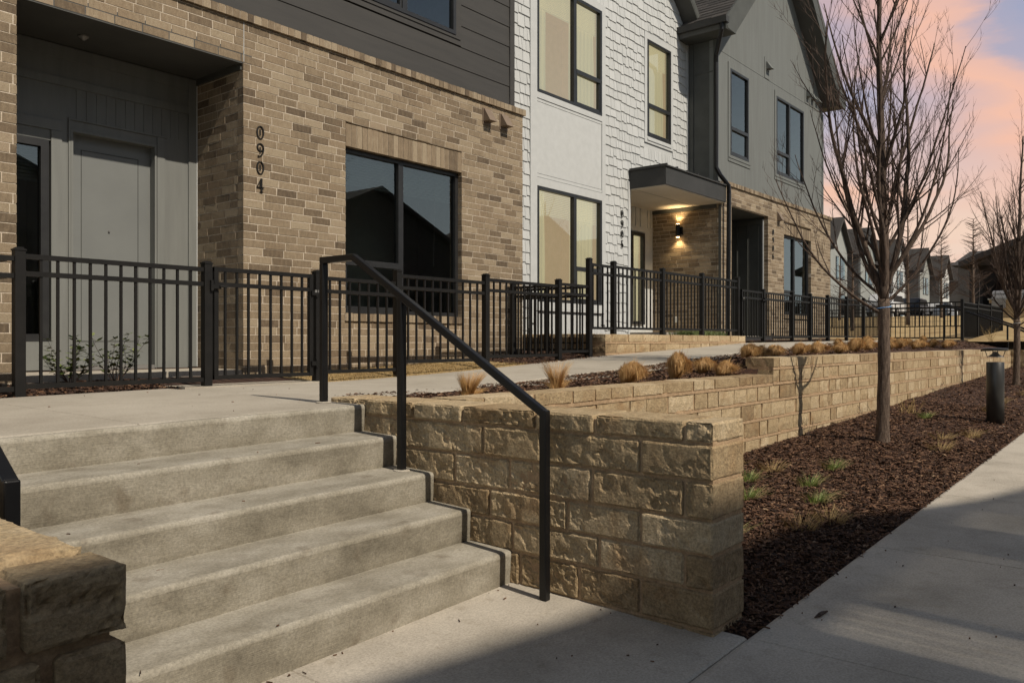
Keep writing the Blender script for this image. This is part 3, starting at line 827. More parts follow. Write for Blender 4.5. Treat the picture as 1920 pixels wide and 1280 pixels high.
def gate(label, x0, x1, y, zb, zt, hinge_right):
    th = thing('metal_gate', label, 'gate', ((x0 + x1) / 2, y, zb), 'black picket gates')
    pn = fence_panel(th, (x0, y), (x1, y), zb, zt, name='gate_leaf', frame=True, mid=.13)
    m = MB(); xl = x0 if hinge_right else x1; xh = x1 if hinge_right else x0
    s = -1 if hinge_right else 1
    m.box(xl - .05, xl + .05, y - .05, y - .022, zt - .19, zt - .15); m.box(xl + s * .04 - .012, xl + s * .04 + .012, y - .06, y - .03, zt - .21, zt - .12)
    m.tube([(xl + .03, y - .06, zt - .17), (xl - s * .10, y - .06, zt - .172)], .008, n=6)
    m.build('latch', 'black', th)
    for z in (zt - .18, zb + .12):
        m = MB(); m.box(xh - .03, xh + .06, y - .045, y - .02, z - .02, z + .02); m.tube([(xh + .03, y - .04, z - .04), (xh + .03, y - .04, z + .04)], .012, n=8)
        m.build('hinge', 'black', th)
    m = MB(); m.box(xh - .0, xh + .045, y - .05, y - .046, zt - .175, zt - .15); m.build('hinge_plate', 'silver', th)
    return th
gate('black picket gate in front of the tan brick wall corner', 3.84, 4.88, FY, -.33, .645, True)
gate('black picket gate beside the end of the short stone wall', 14.75, 15.74, FY, .06, .985, False)

# ------------------------------------------------------------------ brickwork
BL, BH, JT = .254, .0813, .010
def cut_spans(u0, u1, za, zb, holes):
    spans = [(u0, u1)]
    for (a, b, c, d) in holes:
        if zb <= c + 1e-4 or za >= d - 1e-4: continue
        ns = []
        for s0, s1 in spans:
            if b <= s0 or a >= s1: ns.append((s0, s1)); continue
            if a > s0: ns.append((s0, a))
            if b < s1: ns.append((b, s1))
        spans = ns
    return spans
def brick_wall(parent, mapf, u0, u1, z0, z1, holes, seed, depth=.1, zref=0.0, ustart=None):
    """mapf(u, d, z) -> world; d is the depth behind the face"""
    rnd = random.Random(seed)
    bm, mm = MB(), MB()
    def bx(m, a, b, d0, d1, za, zb, t, jit=0):
        P = []
        for (uu, dd, zz) in ((a, d0, za), (b, d0, za), (b, d1, za), (a, d1, za), (a, d0, zb), (b, d0, zb), (b, d1, zb), (a, d1, zb)):
            if jit:
                uu += rnd.uniform(-jit, jit); zz += rnd.uniform(-jit, jit)
                if dd == d0: dd += rnd.uniform(-jit, jit) * .8
            P.append(mapf(uu, dd, zz))
        m.hexa(P, t)
    ks = math.floor((z0 - zref) / BH)
    k = ks
    us = u0 if ustart is None else ustart
    while zref + k * BH < z1 - .005:
        za = max(z0, zref + k * BH); zb = min(z1, zref + (k + 1) * BH)
        for s0, s1 in cut_spans(u0, u1, za + .002, zb - .002, holes):
            bx(mm, s0 + .004, s1 - .004, .0035, depth - .004, za, zb, .5)
            # running bond, third offset
            off = (k % 3) * BL / 3 + (k % 2) * .06
            n = math.floor((s0 - us - off) / BL)
            u = us + off + n * BL
            while u < s1:
                a, b = max(u, s0), min(u + BL, s1)
                if b - a > .02:
                    r = rnd.random()
                    t = rnd.gauss(.52, .19) if r > .12 else (rnd.uniform(0, .2) if r > .03 else rnd.uniform(.9, 1))
                    ja = JT / 2 if a > s0 + 1e-6 else 0; jb = JT / 2 if b < s1 - 1e-6 else 0
                    bx(bm, a + ja, b - jb, rnd.uniform(-.0015, .0015), depth, za + JT / 2, zb - JT / 2, min(1, max(0, t)), .0016)
                u += BL
        k += 1
    o = bm.build('brick_wall', 'brick', parent)
    mm.build('mortar_joints', 'mortar', o)
    return o
def upright_bricks(mb, mapf, u0, u1, z0, z1, d0, d1, seed, w=.0813, mm=None):
    rnd = random.Random(seed); n = int(round((u1 - u0) / w)); w = (u1 - u0) / n
    for k in range(n):
        a, b = u0 + k * w + .004, u0 + (k + 1) * w - .004
        e = rnd.uniform(-.002, .002); e2 = rnd.uniform(-.003, .003)
        t = min(1, max(0, rnd.gauss(.5, .27)))
        P = [mapf(uu, dd, zz) for uu, dd, zz in ((a, d0 + e, z0), (b, d0 + e, z0), (b, d1, z0), (a, d1, z0), (a, d0 + e, z1 + e2), (b, d0 + e, z1 + e2), (b, d1, z1 + e2), (a, d1, z1 + e2))]
        mb.hexa(P, t)
    if mm is not None:
        P = [mapf(uu, dd, zz) for uu, dd, zz in ((u0, d0 + .006, z0 + .002), (u1, d0 + .006, z0 + .002), (u1, d1, z0 + .002), (u0, d1, z0 + .002), (u0, d0 + .006, z1 - .004), (u1, d0 + .006, z1 - .004), (u1, d1, z1 - .004), (u0, d1, z1 - .004))]
        mm.hexa(P, .5)

# ------------------------------------------------------------------ windows
def window(th, X0, X1, z0, z1, Y, sash=None, zs=None, lit=False, mull=None, blind=.25, fw=.05, deep=True, seed=0):
    """frame front at Y (faces -Y)"""
    m = MB(); yf, yb = Y - .03, Y + .05
    m.box(X0, X0 + fw, yf, yb, z0, z1); m.box(X1 - fw, X1, yf, yb, z0, z1)
    m.box(X0 + fw, X1 - fw, yf, yb, z0, z0 + fw); m.box(X0 + fw, X1 - fw, yf, yb, z1 - fw, z1)
    if mull: m.box(mull - .04, mull + .04, yf, yb, z0 + fw, z1 - fw)
    win = m.build('window', 'frame', th)
    bays = [(X0 + fw, (mull - .04) if mull else X1 - fw)] + ([(mull + .04, X1 - fw)] if mull else [])
    for bi, (a, b) in enumerate(bays):
        ss = sash == 'all' or (sash == 'L' and bi == 0) or (sash == 'R' and bi == len(bays) - 1)
        if ss:
            s = MB(); s.box(a, b, yf - .004, yb - .01, zs - .035, zs + .035)
            s.box(a, a + .035, yf + .012, yb - .01, z0 + fw, zs - .035); s.box(b - .035, b, yf + .012, yb - .01, z0 + fw, zs - .035)
            s.box(a + .035, b - .035, yf + .012, yb - .01, z0 + fw, z0 + fw + .035)
            s.build('sash', 'frame', win)
            for c, d in ((z0 + fw, zs - .035), (zs + .035, z1 - fw)):
                g_ = MB(); g_.face([(a, Y + .01, c), (b, Y + .01, c), (b, Y + .01, d), (a, Y + .01, d)]); g_.build('pane', 'glass', win)
        else:
            g_ = MB(); g_.face([(a, Y + .01, z0 + fw), (b, Y + .01, z0 + fw), (b, Y + .01, z1 - fw), (a, Y + .01, z1 - fw)]); g_.build('pane', 'glass', win)
    # room behind
    D = 1.15 if deep else .5
    r = MB(); a, b, c, d = X0 - .4 if deep else X0, X1 + .4 if deep else X1, z0 - .5 if deep else z0, z1 + .1
    y0, y1 = Y + .06, Y + D
    r.face([(a, y1, c), (b, y1, c), (b, y1, d), (a, y1, d)]); r.face([(a, y0, c), (a, y1, c), (a, y1, d), (a, y0, d)])
    r.face([(b, y0, c), (b, y1, c), (b, y1, d), (b, y0, d)]); r.face([(a, y0, c), (b, y0, c), (b, y1, c), (a, y1, c)]); r.face([(a, y0, d), (b, y0, d), (b, y1, d), (a, y1, d)])
    r.build('room', 'litwall' if lit else 'room', win)
    if lit:
        cu = MB(); rnd = random.Random(seed)
        ph = rnd.uniform(0, 6)
        w = X1 - X0
        spans = [(X0 + .02, X0 + w * .22), (X0 + w * .62, X1 - .02)] if w > 1.2 else [(X0 + .02, X1 - .02)]
        for sa, sb in spans:
            n = int((sb - sa) / .012)
            cu.grid(lambda u, v: (sa + (sb - sa) * u, Y + .16 + .04 * math.sin(u * (sb - sa) * 58 + ph + .3 * math.sin(v * 5)), z0 + (z1 - z0) * v), n, 6)
        cu.smooth = True; cu.build('curtain', 'curtain', win)
        bl = MB()
        zz = z1 - .02
        while zz > z1 - .42:
            bl.box(X0 + .02, X1 - .02, Y + .09, Y + .125, zz - .012, zz - .004); zz -= .03
        bl.build('blind', 'curtain', win)
    elif blind:
        bl = MB(); zz = z1 - fw
        while zz > z1 - blind * (z1 - z0):
            bl.hexa([(X0 + .03, Y + .08, zz - .026), (X1 - .03, Y + .08, zz - .026), (X1 - .03, Y + .105, zz - .030), (X0 + .03, Y + .105, zz - .030),
                     (X0 + .03, Y + .08, zz - .004), (X1 - .03, Y + .08, zz - .004), (X1 - .03, Y + .105, zz - .006), (X0 + .03, Y + .105, zz - .006)]); zz -= .032
        bl.build('blind', 'blind', win)
        if deep:
            wd = MB(); wd.tube([(X1 - .33, Y + .07, z1 - .2), (X1 - .36, Y + .07, z1 - 1.25)], .006, n=6); wd.build('wand', 'plastic', win)
    return win

# ------------------------------------------------------------------ house numbers (stroked serif-like digits)
def stroke(mb, pts, wid, X, Y, Z, s, th=.012, closed=False):
    n = len(pts)
    L = []
    for k in range(n):
        if closed: a, b = pts[(k - 1) % n], pts[(k + 1) % n]
        else: a, b = pts[max(0, k - 1)], pts[min(n - 1, k + 1)]
        dx, dz = b[0] - a[0], b[1] - a[1]; q = math.hypot(dx, dz) or 1
        nx, nz2 = -dz / q, dx / q; w = wid[k] / 2
        L.append(((pts[k][0] + nx * w, pts[k][1] + nz2 * w), (pts[k][0] - nx * w, pts[k][1] - nz2 * w)))
    rg = range(n if closed else n - 1)
    for k in rg:
        a, b = L[k], L[(k + 1) % n]
        q = [a[0], b[0], b[1], a[1]]
        f = [(X + p[0] * s, Y, Z + p[1] * s) for p in q]; bk = [(X + p[0] * s, Y + th, Z + p[1] * s) for p in q]
        mb.hexa([f[0], f[1], bk[1], bk[0], f[3], f[2], bk[2], bk[3]])
def digit(mb, ch, X, Y, Z, h):
    """centre X, centre Z, height h"""
    def arc(cx, cz, rx, rz, a0, a1, n, w0, w1):
        P, W = [], []
        for k in range(n + 1):
            a = R(a0 + (a1 - a0) * k / n)
            P.append((cx + rx * math.cos(a), cz + rz * math.sin(a))); W.append((w1 + (w0 - w1) * abs(math.cos(a)) ** 1.3) * .85)
        return P, W
    if ch == '0':
        P, W = arc(0, 0, .26, .45, 0, 350, 24, .13, .045); stroke(mb, P, W, X, Y, Z, h, closed=True)
    elif ch in '96':
        s = 1 if ch == '9' else -1
        P, W = arc(0, .2 * s, .24, .27, 0, 345, 20, .12, .045); stroke(mb, P, W, X, Y, Z, h, closed=True)
        Q = [(.24 * s, .18 * s), (.25 * s, .02 * s), (.20 * s, -.2 * s), (.08 * s, -.38 * s), (-.08 * s, -.47 * s), (-.2 * s, -.46 * s)]
        stroke(mb, Q, [.12, .11, .09, .06, .05, .09], X, Y, Z, h)
    elif ch == '4':
        stroke(mb, [(.1, -.5), (.1, .5)], [.12, .12], X, Y, Z, h)
        stroke(mb, [(.06, .48), (-.27, -.16)], [.05, .05], X, Y, Z, h)
        stroke(mb, [(-.30, -.16), (.30, -.16)], [.06, .06], X, Y, Z, h)
        stroke(mb, [(-.03, -.485), (.23, -.485)], [.04, .04], X, Y, Z, h)
    elif ch == '5':
        stroke(mb, [(-.17, .03), (-.15, .44)], [.05, .05], X, Y, Z, h)
        stroke(mb, [(-.16, .45), (.22, .47)], [.09, .09], X, Y, Z, h)
        P, W = arc(-.02, -.17, .25, .26, 125, -150, 18, .12, .045); stroke(mb, P, W, X, Y, Z, h)
def numbers(th, text, X, Y, zs):
    for ch, z in zip(text, zs):
        m = MB(); digit(m, ch, X, Y - .014, z, .142)
        m.box(X - .006, X + .006, Y - .01, Y + .01, z - .03, z + .03)
        m.build('house_number', 'numbers', th)

def vent_hood(th, X, Y, zt, zb, w=.15, d=.13, mt='vent'):
    m = MB()
    m.hexa([(X - w / 2, Y - d, zb), (X + w / 2, Y - d, zb), (X + w / 2, Y + .0, zb), (X - w / 2, Y + .0, zb),
            (X - w / 2 + .004, Y - .025, zt), (X + w / 2 - .004, Y - .025, zt), (X + w / 2 - .004, Y, zt), (X - w / 2 + .004, Y, zt)])
    m.box(X - w / 2 - .012, X + w / 2 + .012, Y - .008, Y + .0, zb - .04, zt + .012)
    m.build('vent_hood', mt, th)

FN = 7.4
front = lambda u, d, z: (u, FN + d, z)
def gable_roof(th, xa, xb, zb, yf, yb, over=.5, thick=.42, pitch=1.0, mt='shingle'):
    """boxed eaves: the soffit is level at zb, the gable apex of the wall is zb + half width"""
    xc = (xa + xb) / 2; zr = zb + (xc - xa) * pitch
    for s in (-1, 1):
        xe = xa - over if s < 0 else xb + over
        xw = xa if s < 0 else xb
        zt = zb + .20
        m = MB(); m.prism([(xe, zb), (xw, zb), (xc, zr), (xc, zr + thick), (xe, zt)], yf + .03, yb)
        m.build('roof', 'soffit', th)
        sh = MB(); n = int(math.hypot(xc - xe, zr + thick - zt) / .14)
        rnd = random.Random(int(xa * 7) + s)
        for k in range(n):
            a, b = k / n, (k + 1) / n
            x0, x1_ = xe + (xc - xe) * a, xe + (xc - xe) * b
            zA, zB = zt + (zr + thick - zt) * a, zt + (zr + thick - zt) * b
            y = yf
            while y < yb:
                y2 = min(yb, y + rnd.uniform(.2, .5)) if y < yf + 6 else yb
                h = rnd.uniform(.012, .022)
                sh.hexa([(x0, y, zA + .001), (x1_, y, zB + .001), (x1_, y2, zB + .001), (x0, y2, zA + .001), (x0, y, zA + h), (x1_, y, zB + .004), (x1_, y2, zB + .004), (x0, y2, zA + h)], rnd.random())
                y = y2
        sh.build('shingles', mt, th)
        f = MB(); f.prism([(xe, zb - .02), (xw + s * .02, zb - .02), (xc, zr - .03), (xc, zr + thick + .012), (xe, zt + .012)], yf - .02, yf + .028)
        f.build('barge_board', 'dkpanel', th)

# ------------------------------------------------------------------ HOUSE 0904 (tan brick, charcoal siding)
H1 = thing('town_house', 'town house 0904 with tan brick ground floor and charcoal board siding', 'house', (5, FN, -.4), 'row of attached town houses')
holes = [(2.61, 4.70, -.6, 2.83), (6.013, 7.954, .234, 2.488)]
brick_wall(H1, front, -3.0, 9.24, -.50, 3.25, holes, 101, zref=-.5, ustart=4.70)
mb, mm = MB(), MB()
upright_bricks(mb, front, 6.013, 7.954, 2.231, 2.488, .0, .1, 7, mm=mm)
mb.build('brick_lintel', 'brick', H1); mm.build('mortar_joints', 'mortar', H1)
mb, mm = MB(), MB(); upright_bricks(mb, front, 6.0, 7.965, .234, .322, -.022, .1, 8, w=.105, mm=mm)
mb.build('brick_sill', 'brick', H1); mm.build('mortar_joints', 'mortar', H1)
mb, mm = MB(), MB(); upright_bricks(mb, front, -3.0, 9.28, 3.252, 3.335, -.035, .12, 9, mm=mm)
mb.build('brick_cap', 'brick', H1); mm.build('mortar_joints', 'mortar', H1)
# right return of the brick (faces +X) and left return inside the porch
ret = lambda u, d, z: (4.70 + d, u, z)
brick_wall(H1, ret, FN + .101, 8.40, -.50, 2.77, [], 103, zref=-.5, ustart=FN)
ret2 = lambda u, d, z: (9.24 - d, u, z)
brick_wall(H1, ret2, FN + .101, 8.12, -.50, 3.25, [], 104, zref=-.5, ustart=FN)
ret3 = lambda u, d, z: (2.61 - d, u, z)
brick_wall(H1, ret3, FN + .101, 8.30, -.50, 2.83, [], 105, zref=-.5, ustart=FN)
mb = MB(); mb.box(4.685, 4.80, 7.43, 8.30, 2.765, 2.832); mb.build('porch_trim', 'dkpanel', H1)
mb = MB(); mb.box(2.5, 4.8, 7.402, 8.4, 2.833, 2.95); mb.box(2.612, 4.698, FN + .004, FN + .1, 2.822, 2.8325)
mb.build('porch_ceiling', 'soffit', H1)
mb = MB(); mb.lathe((3.35, 7.9, 2.79), [(.012, 0), (.02, .01), (.045, .03), (.045, .042)], 16); mb.build('sprinkler_head', 'silver', H1)
mb = MB(); mb.box(4.702, 4.708, FN - .003, FN + .001, 2.84, 3.25); mb.build('sealant_joint', 'wtrim', H1)
# porch back wall
YB = 8.30
mb = MB()
mb.box(2.5, 2.70, YB, YB + .1, -.3, 2.83)                      # left
mb.box(2.70, 3.22, YB, YB + .1, 1.90, 2.83); mb.box(2.70, 3.22, YB, YB + .1, -.3, 0.0)
mb.box(3.22, 3.30, YB, YB + .1, -.3, 2.83)
mb.box(3.30, 3.39, YB, YB + .1, -.3, 2.83)
mb.box(3.39, 4.24, YB, YB + .1, 2.04, 2.83)
mb.box(4.24, 4.70, YB, YB + .1, -.3, 2.83)
mb.build('porch_wall', 'gpaint', H1)
mb = MB()
mb.box(3.22, 3.315, YB - .014, YB - .001, -.27, 2.0); mb.box(2.62, 3.315, YB - .014, YB - .001, 2.002, 2.10); mb.box(2.62, 3.219, YB - .014, YB - .001, -.27, -.002)
mb.box(3.375, 3.395, YB - .016, YB - .001, -.27, 2.13); mb.box(3.375, 4.36, YB - .016, YB - .001, 2.132, 2.15)
mb.box(3.395, 3.415, YB - .02, YB + .1, -.27, 2.045)
mb.box(4.225, 4.245, YB - .02, YB + .1, -.27, 2.045); mb.box(3.415, 4.225, YB - .02, YB + .1, 2.02, 2.045)
mb.box(4.255, 4.34, YB - .012, YB - .001, -.27, 2.13)
mb.box(2.62, 4.64, YB - .014, YB - .001, 2.44, 2.52); mb.box(2.62, 4.64, YB - .010, YB - .001, 2.70, 2.82)
for k in range(14):
    x = 3.45 + k * .095
    if x < 4.6: mb.box(x, x + .006, YB - .006, YB - .001, 2.152, 2.438)
mb.box(4.60, 4.69, YB - .018, YB - .001, -.27, 2.82)
mb.build('door_casing', 'gpaint', H1)
mb = MB(); mb.tube([(4.694, YB - .02, -.27), (4.694, YB - .02, 2.76)], .006, n=6); mb.build('sealant_joint', 'wtrim', H1)
d = MB(); dy = YB + .085
d.box(3.415, 4.225, dy, dy + .045, -.24, 2.02)
door = d.build('door', 'door', H1)
d = MB()
xa, xb, za, zb = 3.53, 4.10, .0, 1.88
for q in ((xa, xb, za, za + .006), (xa, xb, zb - .006, zb), (xa, xa + .006, za + .006, zb - .006), (xb - .006, xb, za + .006, zb - .006)):
    d.box(q[0], q[1], dy - .004, dy + .002, q[2], q[3])
d.build('door_panel', 'dkpanel', door)
d = MB(); d.lathe((3.80, dy - .01, 1.10), [(.008, 0), (.008, .012)], 10); d.tube([(3.80, dy - .006, 1.10), (3.80, dy + .002, 1.10)], .01, n=10); d.build('peephole', 'silver', door)
d = MB(); d.box(3.415, 4.225, dy - .1, dy + .05, -.285, -.242); d.build('door_sill', 'silver', H1)
window(H1, 2.70, 3.20, 0.0, 1.90, YB + .02, blind=.2, fw=.07, deep=False)
window(H1, 6.013, 7.954, .325, 2.231, FN + .10, sash='L', zs=.92, mull=6.93, blind=.20)
numbers(H1, '0904', 4.893, FN, (2.159, 1.977, 1.795, 1.613))
vent_hood(H1, 8.45, FN, 3.17, 3.00); vent_hood(H1, 8.81, FN, 3.17, 3.00)
# upper storey
YS = 7.5
sd_, tr = MB(), MB()
wx0, wx1, wz0, wz1 = 6.02, 7.92, 4.06, 5.95
z = 3.36
while z < 9.0:
    z2 = min(9.0, z + .284)
    for s0, s1 in cut_spans(-3.0, 9.05, z, z2, [(wx0 - .11, wx1 + .11, wz0 - .12, wz1 + .11)]):
        sd_.hexa([(s0, YS - .012, z + .004), (s1, YS - .012, z + .004), (s1, YS + .1, z + .004), (s0, YS + .1, z + .004), (s0, YS - .004, z2 - .004), (s1, YS - .004, z2 - .004), (s1, YS + .1, z2 - .004), (s0, YS + .1, z2 - .004)])
        sd_.box(s0, s1, YS + .006, YS + .09, z2 - .004, z2 + .004)
    z = z2
sd_.build('board_siding', 'siding', H1)
tr.box(9.05, 9.15, YS - .025, YS + .1, 3.34, 9.0)
tr.box(wx0 - .11, wx0 - .002, YS - .02, YS + .1, wz0 - .12, wz1 + .11); tr.box(wx1 + .002, wx1 + .11, YS - .02, YS + .1, wz0 - .12, wz1 + .11)
tr.box(wx0 - .002, wx1 + .002, YS - .02, YS + .1, wz1 + .002, wz1 + .11); tr.box(wx0 - .002, wx1 + .002, YS - .02, YS + .1, wz0 - .12, wz0 - .002)
tr.box(wx0 - .08, wx1 + .09, YS - .032, YS - .018, wz0 - .05, wz0 - .03)
tr.build('corner_trim', 'siding', H1)
window(H1, wx0, wx1, wz0, wz1, YS, mull=7.0, blind=.15, sash='L', zs=4.66)
mb = MB(); mb.prism([(YS - .09, 3.337), (YS + .1, 3.337), (YS + .1, 3.36), (YS - .02, 3.358)], -3, 9.14, axis='X'); mb.build('flashing', 'metalroof', H1)
mb = MB(); mb.box(-3, 9.14, YS + .3, YS + .32, 8.9, 9); mb.box(9.04, 9.14, YS + .1, 16, 3.25, 9.0); mb.box(-3, 9.04, 16, 16.1, -.4, 9); mb.box(-3.0, -2.9, YS + .1, 16, -.4, 9); mb.build('side_wall', 'siding', H1)
gable_roof(H1, 2.5, 9.1, 8.9, 7.0, 16, over=.35)
mb = MB(); mb.prism([(2.5, 8.9), (9.1, 8.9), (5.8, 12.2)], YS, YS + .1); mb.build('gable', 'siding', H1)

# ------------------------------------------------------------------ HOUSE 0905 (white shakes)
H2 = thing('town_house', 'town house 0905 clad in white staggered shakes with warm lit windows', 'house', (12.4, 8.1, 0), 'row of attached town houses')
YW = 8.1
def shakes(mb, u0, u1, z0, z1, holes, seed, top=None):
    rnd = random.Random(seed); e = .177; k = 0; z = z0
    while z < z1:
        for s0, s1 in cut_spans(u0, u1, z + .01, z + e - .01, holes):
            u = s0
            while u < s1 - .005:
                w = rnd.choice((.08, .10, .13, .15, .18, .20))
                b = min(s1, u + w)
                if s1 - b < .04: b = s1
                zt = z + e
                if top is not None:
                    lim = min(top(u), top(b))
                    if z + .03 > lim: u = b; continue
                    zt = min(zt, lim)
                dz = rnd.choice((0, 0, .01, .022, .032))
                zb = z - .004 + dz * (1 if zt - z > .1 else 0)
                t = rnd.random()
                zt += .045
                mb.hexa([(u + .0034, YW - .021 + rnd.uniform(-.002, .002), zb), (b - .0034, YW - .021, zb), (b - .0034, YW, zb), (u + .0034, YW, zb),
                         (u + .0034, YW - .002, zt), (b - .0034, YW - .002, zt), (b - .0022, YW, zt), (u + .0022, YW, zt)], t)
                u = b
        z += e; k += 1
topf = lambda x: 6.42 + min(x - 9.2, 15.7 - x)
mb = MB()
wh = [(10.28, 12.47, .30, 6.02), (13.86, 15.0, 3.86, 6.0), (13.33, 15.8, -1, 3.2), (15.60, 15.70, 0, 9)]
shakes(mb, 9.24, 15.70, -.35, 9.6, wh, 201, top=topf)
mb.build('shake_siding', 'white', H2)
mb = MB()
for a, b, c, dd in ((9.2, 10.28, -.5, 6.45), (10.28, 12.47, -.5, .55), (12.47, 13.33, -.5, 3.2), (12.47, 13.86, 3.2, 6.45), (13.86, 15.0, 3.2, 3.96), (13.33, 13.86, 3.19, 3.2), (15.0, 15.7, 3.19, 6.45), (13.86, 15.0, 5.92, 6.45), (10.28, 12.47, 5.92, 6.45)):
    mb.box(a, b, YW + .0005, YW + .1, c, dd)
mb.prism([(9.2, 6.45), (15.7, 6.45), (12.45, 9.67)], YW + .0005, YW + .1)
mb.build('sheathing', 'white', H2)
W1 = (10.46, 12.35)
mb = MB()
mb.box(10.28, 10.455, YW - .03, YW + .1, .30, 6.02); mb.box(12.355, 12.47, YW - .03, YW + .1, .30, 6.02)
mb.box(10.455, 12.355, YW - .03, YW + .1, 5.90, 6.02)
mb.box(10.455, 12.355, YW - .03, YW + .1, 3.93, 4.025); mb.box(10.455, 12.355, YW - .018, YW + .1, 3.88, 3.925)
mb.box(10.455, 12.355, YW - .012, YW + .1, 2.72, 3.878)
mb.box(10.455, 12.355, YW - .02, YW + .1, 2.66, 2.71); mb.box(10.455, 12.355, YW - .03, YW + .1, 2.515, 2.65)
mb.box(10.455, 12.355, YW - .03, YW + .1, .55, .645); mb.box(10.40, 12.42, YW - .045, YW - .02, .50, .548)
mb.box(13.86, 13.955, YW - .025, YW + .1, 3.86, 6.0); mb.box(14.905, 15.0, YW - .025, YW + .1, 3.86, 6.0)
mb.box(13.955, 14.905, YW - .025, YW + .1, 5.872, 6.0); mb.box(13.955, 14.905, YW - .025, YW + .1, 3.86, 3.985)
mb.box(13.955, 14.905, YW - .04, YW - .024, 3.91, 3.95)
mb.box(13.25, 13.33, YW - .03, YW + .02, 0, 3.0)
mb.box(15.60, 15.658, YW - .03, YW + .02, 3.0, 6.45)
mb.build('window_trim', 'wtrim', H2)
window(H2, 10.46, 12.35, 4.03, 5.895, YW, mull=11.52, sash='R', zs=4.63, lit=True, seed=1)
window(H2, 10.46, 12.35, .65, 2.51, YW, mull=11.52, sash='R', zs=1.25, lit=True, seed=2)
window(H2, 13.96, 14.90, 3.99, 5.87, YW, sash='all', zs=4.6, lit=True, seed=3)
numbers(H2, '0905', 13.03, YW - .02, (2.365, 2.175, 1.99, 1.80))
vent_hood(H2, 9.62, YW - .02, 3.24, 3.03, w=.16, mt='wtrim')
# porch
mb = MB()
mb.box(13.30, 14.84, 9.0, 9.1, .1, 2.9); mb.box(15.40, 15.78, 9.0, 9.1, .1, 2.9); mb.box(14.84, 15.40, 9.0, 9.1, 2.32, 2.9); mb.box(14.84, 15.40, 9.0, 9.1, .1, .35)
mb.box(13.30, 13.38, YW + .1, 9.0, .1, 2.9)
mb.build('porch_wall', 'wtrim', H2)
mb = MB()
mb.box(14.80, 15.44, 8.975, 8.999, 2.33, 2.42)
for x in (14.05, 14.25, 14.45, 14.65, 14.85, 15.05, 15.25, 15.55, 15.68): mb.box(x, x + .012, 8.985, 8.999, 2.45, 2.84)
mb.build('porch_battens', 'wtrim', H2)
window(H2, 14.85, 15.39, .36, 2.31, 8.99, lit=True, fw=.07, deep=False, seed=4)
cn = MB()
cn.box(13.30, 15.83, 7.31, YW - .02, 2.862, 3.19)
can = cn.build('porch_canopy', 'metalroof', H2)
cn = MB(); cn.box(13.32, 15.81, 7.33, 9.0, 2.845, 2.861); cn.build('canopy_ceiling', 'cream', can)
cn = MB(); cn.box(13.32, 15.81, 7.98, 7.985, 2.842, 2.8449); cn.build('ceiling_joint', 'dkpanel', can)
cn = MB(); cn.box(13.27, 15.86, 7.28, YW - .02, 3.191, 3.215)
for k in range(7): cn.box(13.3 + k * .41, 13.325 + k * .41, 7.29, YW - .02, 3.215, 3.245)
cn.build('canopy_roof', 'metalroof', can)
# gable roof and sides
gable_roof(H2, 9.2, 15.65, 6.40, 7.78, 16, over=.0)
mb = MB(); mb.box(9.2, 9.3, 8.2, 16, 3.3, 6.4); mb.box(9.2, 15.6, 16, 16.1, 0, 6.4); mb.build('side_wall', 'white', H2)

# ------------------------------------------------------------------ HOUSE 0906 (grey-green, brick base)
H3 = thing('town_house', 'town house 0906 with tall grey gable over tan brick and dark gutter', 'house', (19, FN, 0), 'row of attached town houses')
XA, XB = 15.78, 22.5
h3 = [(16.29, 18.24, -1, 2.857), (19.2, 21.03, .55, 2.81)]
brick_wall(H3, front, XA, XB, -.3, 3.25, h3, 301, zref=-.3, ustart=18.24)
mb, mm = MB(), MB()
upright_bricks(mb, front, 19.2, 21.03, 2.557, 2.81, .0, .1, 17, mm=mm)
mb.build('brick_lintel', 'brick', H3); mm.build('mortar_joints', 'mortar', H3)
mb, mm = MB(), MB(); upright_bricks(mb, front, 19.19, 21.04, .55, .64, -.02, .1, 18, w=.105, mm=mm)
mb.build('brick_sill', 'brick', H3); mm.build('mortar_joints', 'mortar', H3)
mb, mm = MB(), MB(); upright_bricks(mb, front, 15.95, XB + .04, 3.252, 3.335, -.035, .12, 19, mm=mm)
mb.build('brick_cap', 'brick', H3); mm.build('mortar_joints', 'mortar', H3)
rs1 = lambda u, d, z: (XA + d, u, z)
brick_wall(H3, rs1, FN + .101, 9.0, -.1, 2.76, [], 302, zref=-.3, ustart=FN)
mb = MB(); mb.box(XA - .012, XA + .1, FN + .1, 9.0, 2.765, 2.84); mb.box(XA - .014, XA + .0, FN - .006, FN + .05, -.1, 2.82); mb.build('porch_trim', 'dkpanel', H3)
rs2 = lambda u, d, z: (XB - d, u, z)
brick_wall(H3, rs2, FN + .101, 10, -.3, 3.25, [], 303, zref=-.3, ustart=FN)
# porch interior
mb = MB(); mb.box(16.2, 18.3, 7.5, 8.9, 2.858, 2.95); mb.box(16.2, 18.3, 8.8, 8.9, -.1, 2.857); mb.box(18.24, 18.3, 7.501, 8.8, -.1, 2.857); mb.box(16.2, 16.285, 7.501, 8.8, -.1, 2.857)
mb.build('porch_wall', 'dkpanel', H3)
mb = MB()
for k in range(5): mb.box(18.222, 18.239, 7.62 + k * .26, 7.64 + k * .26, 0, 2.70)
mb.box(18.22, 18.239, 7.502, 8.8, 2.70, 2.80)
mb.build('porch_battens', 'dkpanel', H3)
mb = MB(); mb.box(18.215, 18.236, 7.50, 7.53, 0, 2.80); mb.build('sealant_joint', 'wtrim', H3)
window(H3, 19.2, 21.03, .64, 2.557, FN + .1, mull=20.05, sash='L', zs=1.2, blind=0)
numbers(H3, '0906', 18.52, FN, (2.53, 2.345, 2.16, 1.975))
vent_hood(H3, 18.85, FN, 3.02, 2.83, w=.16)
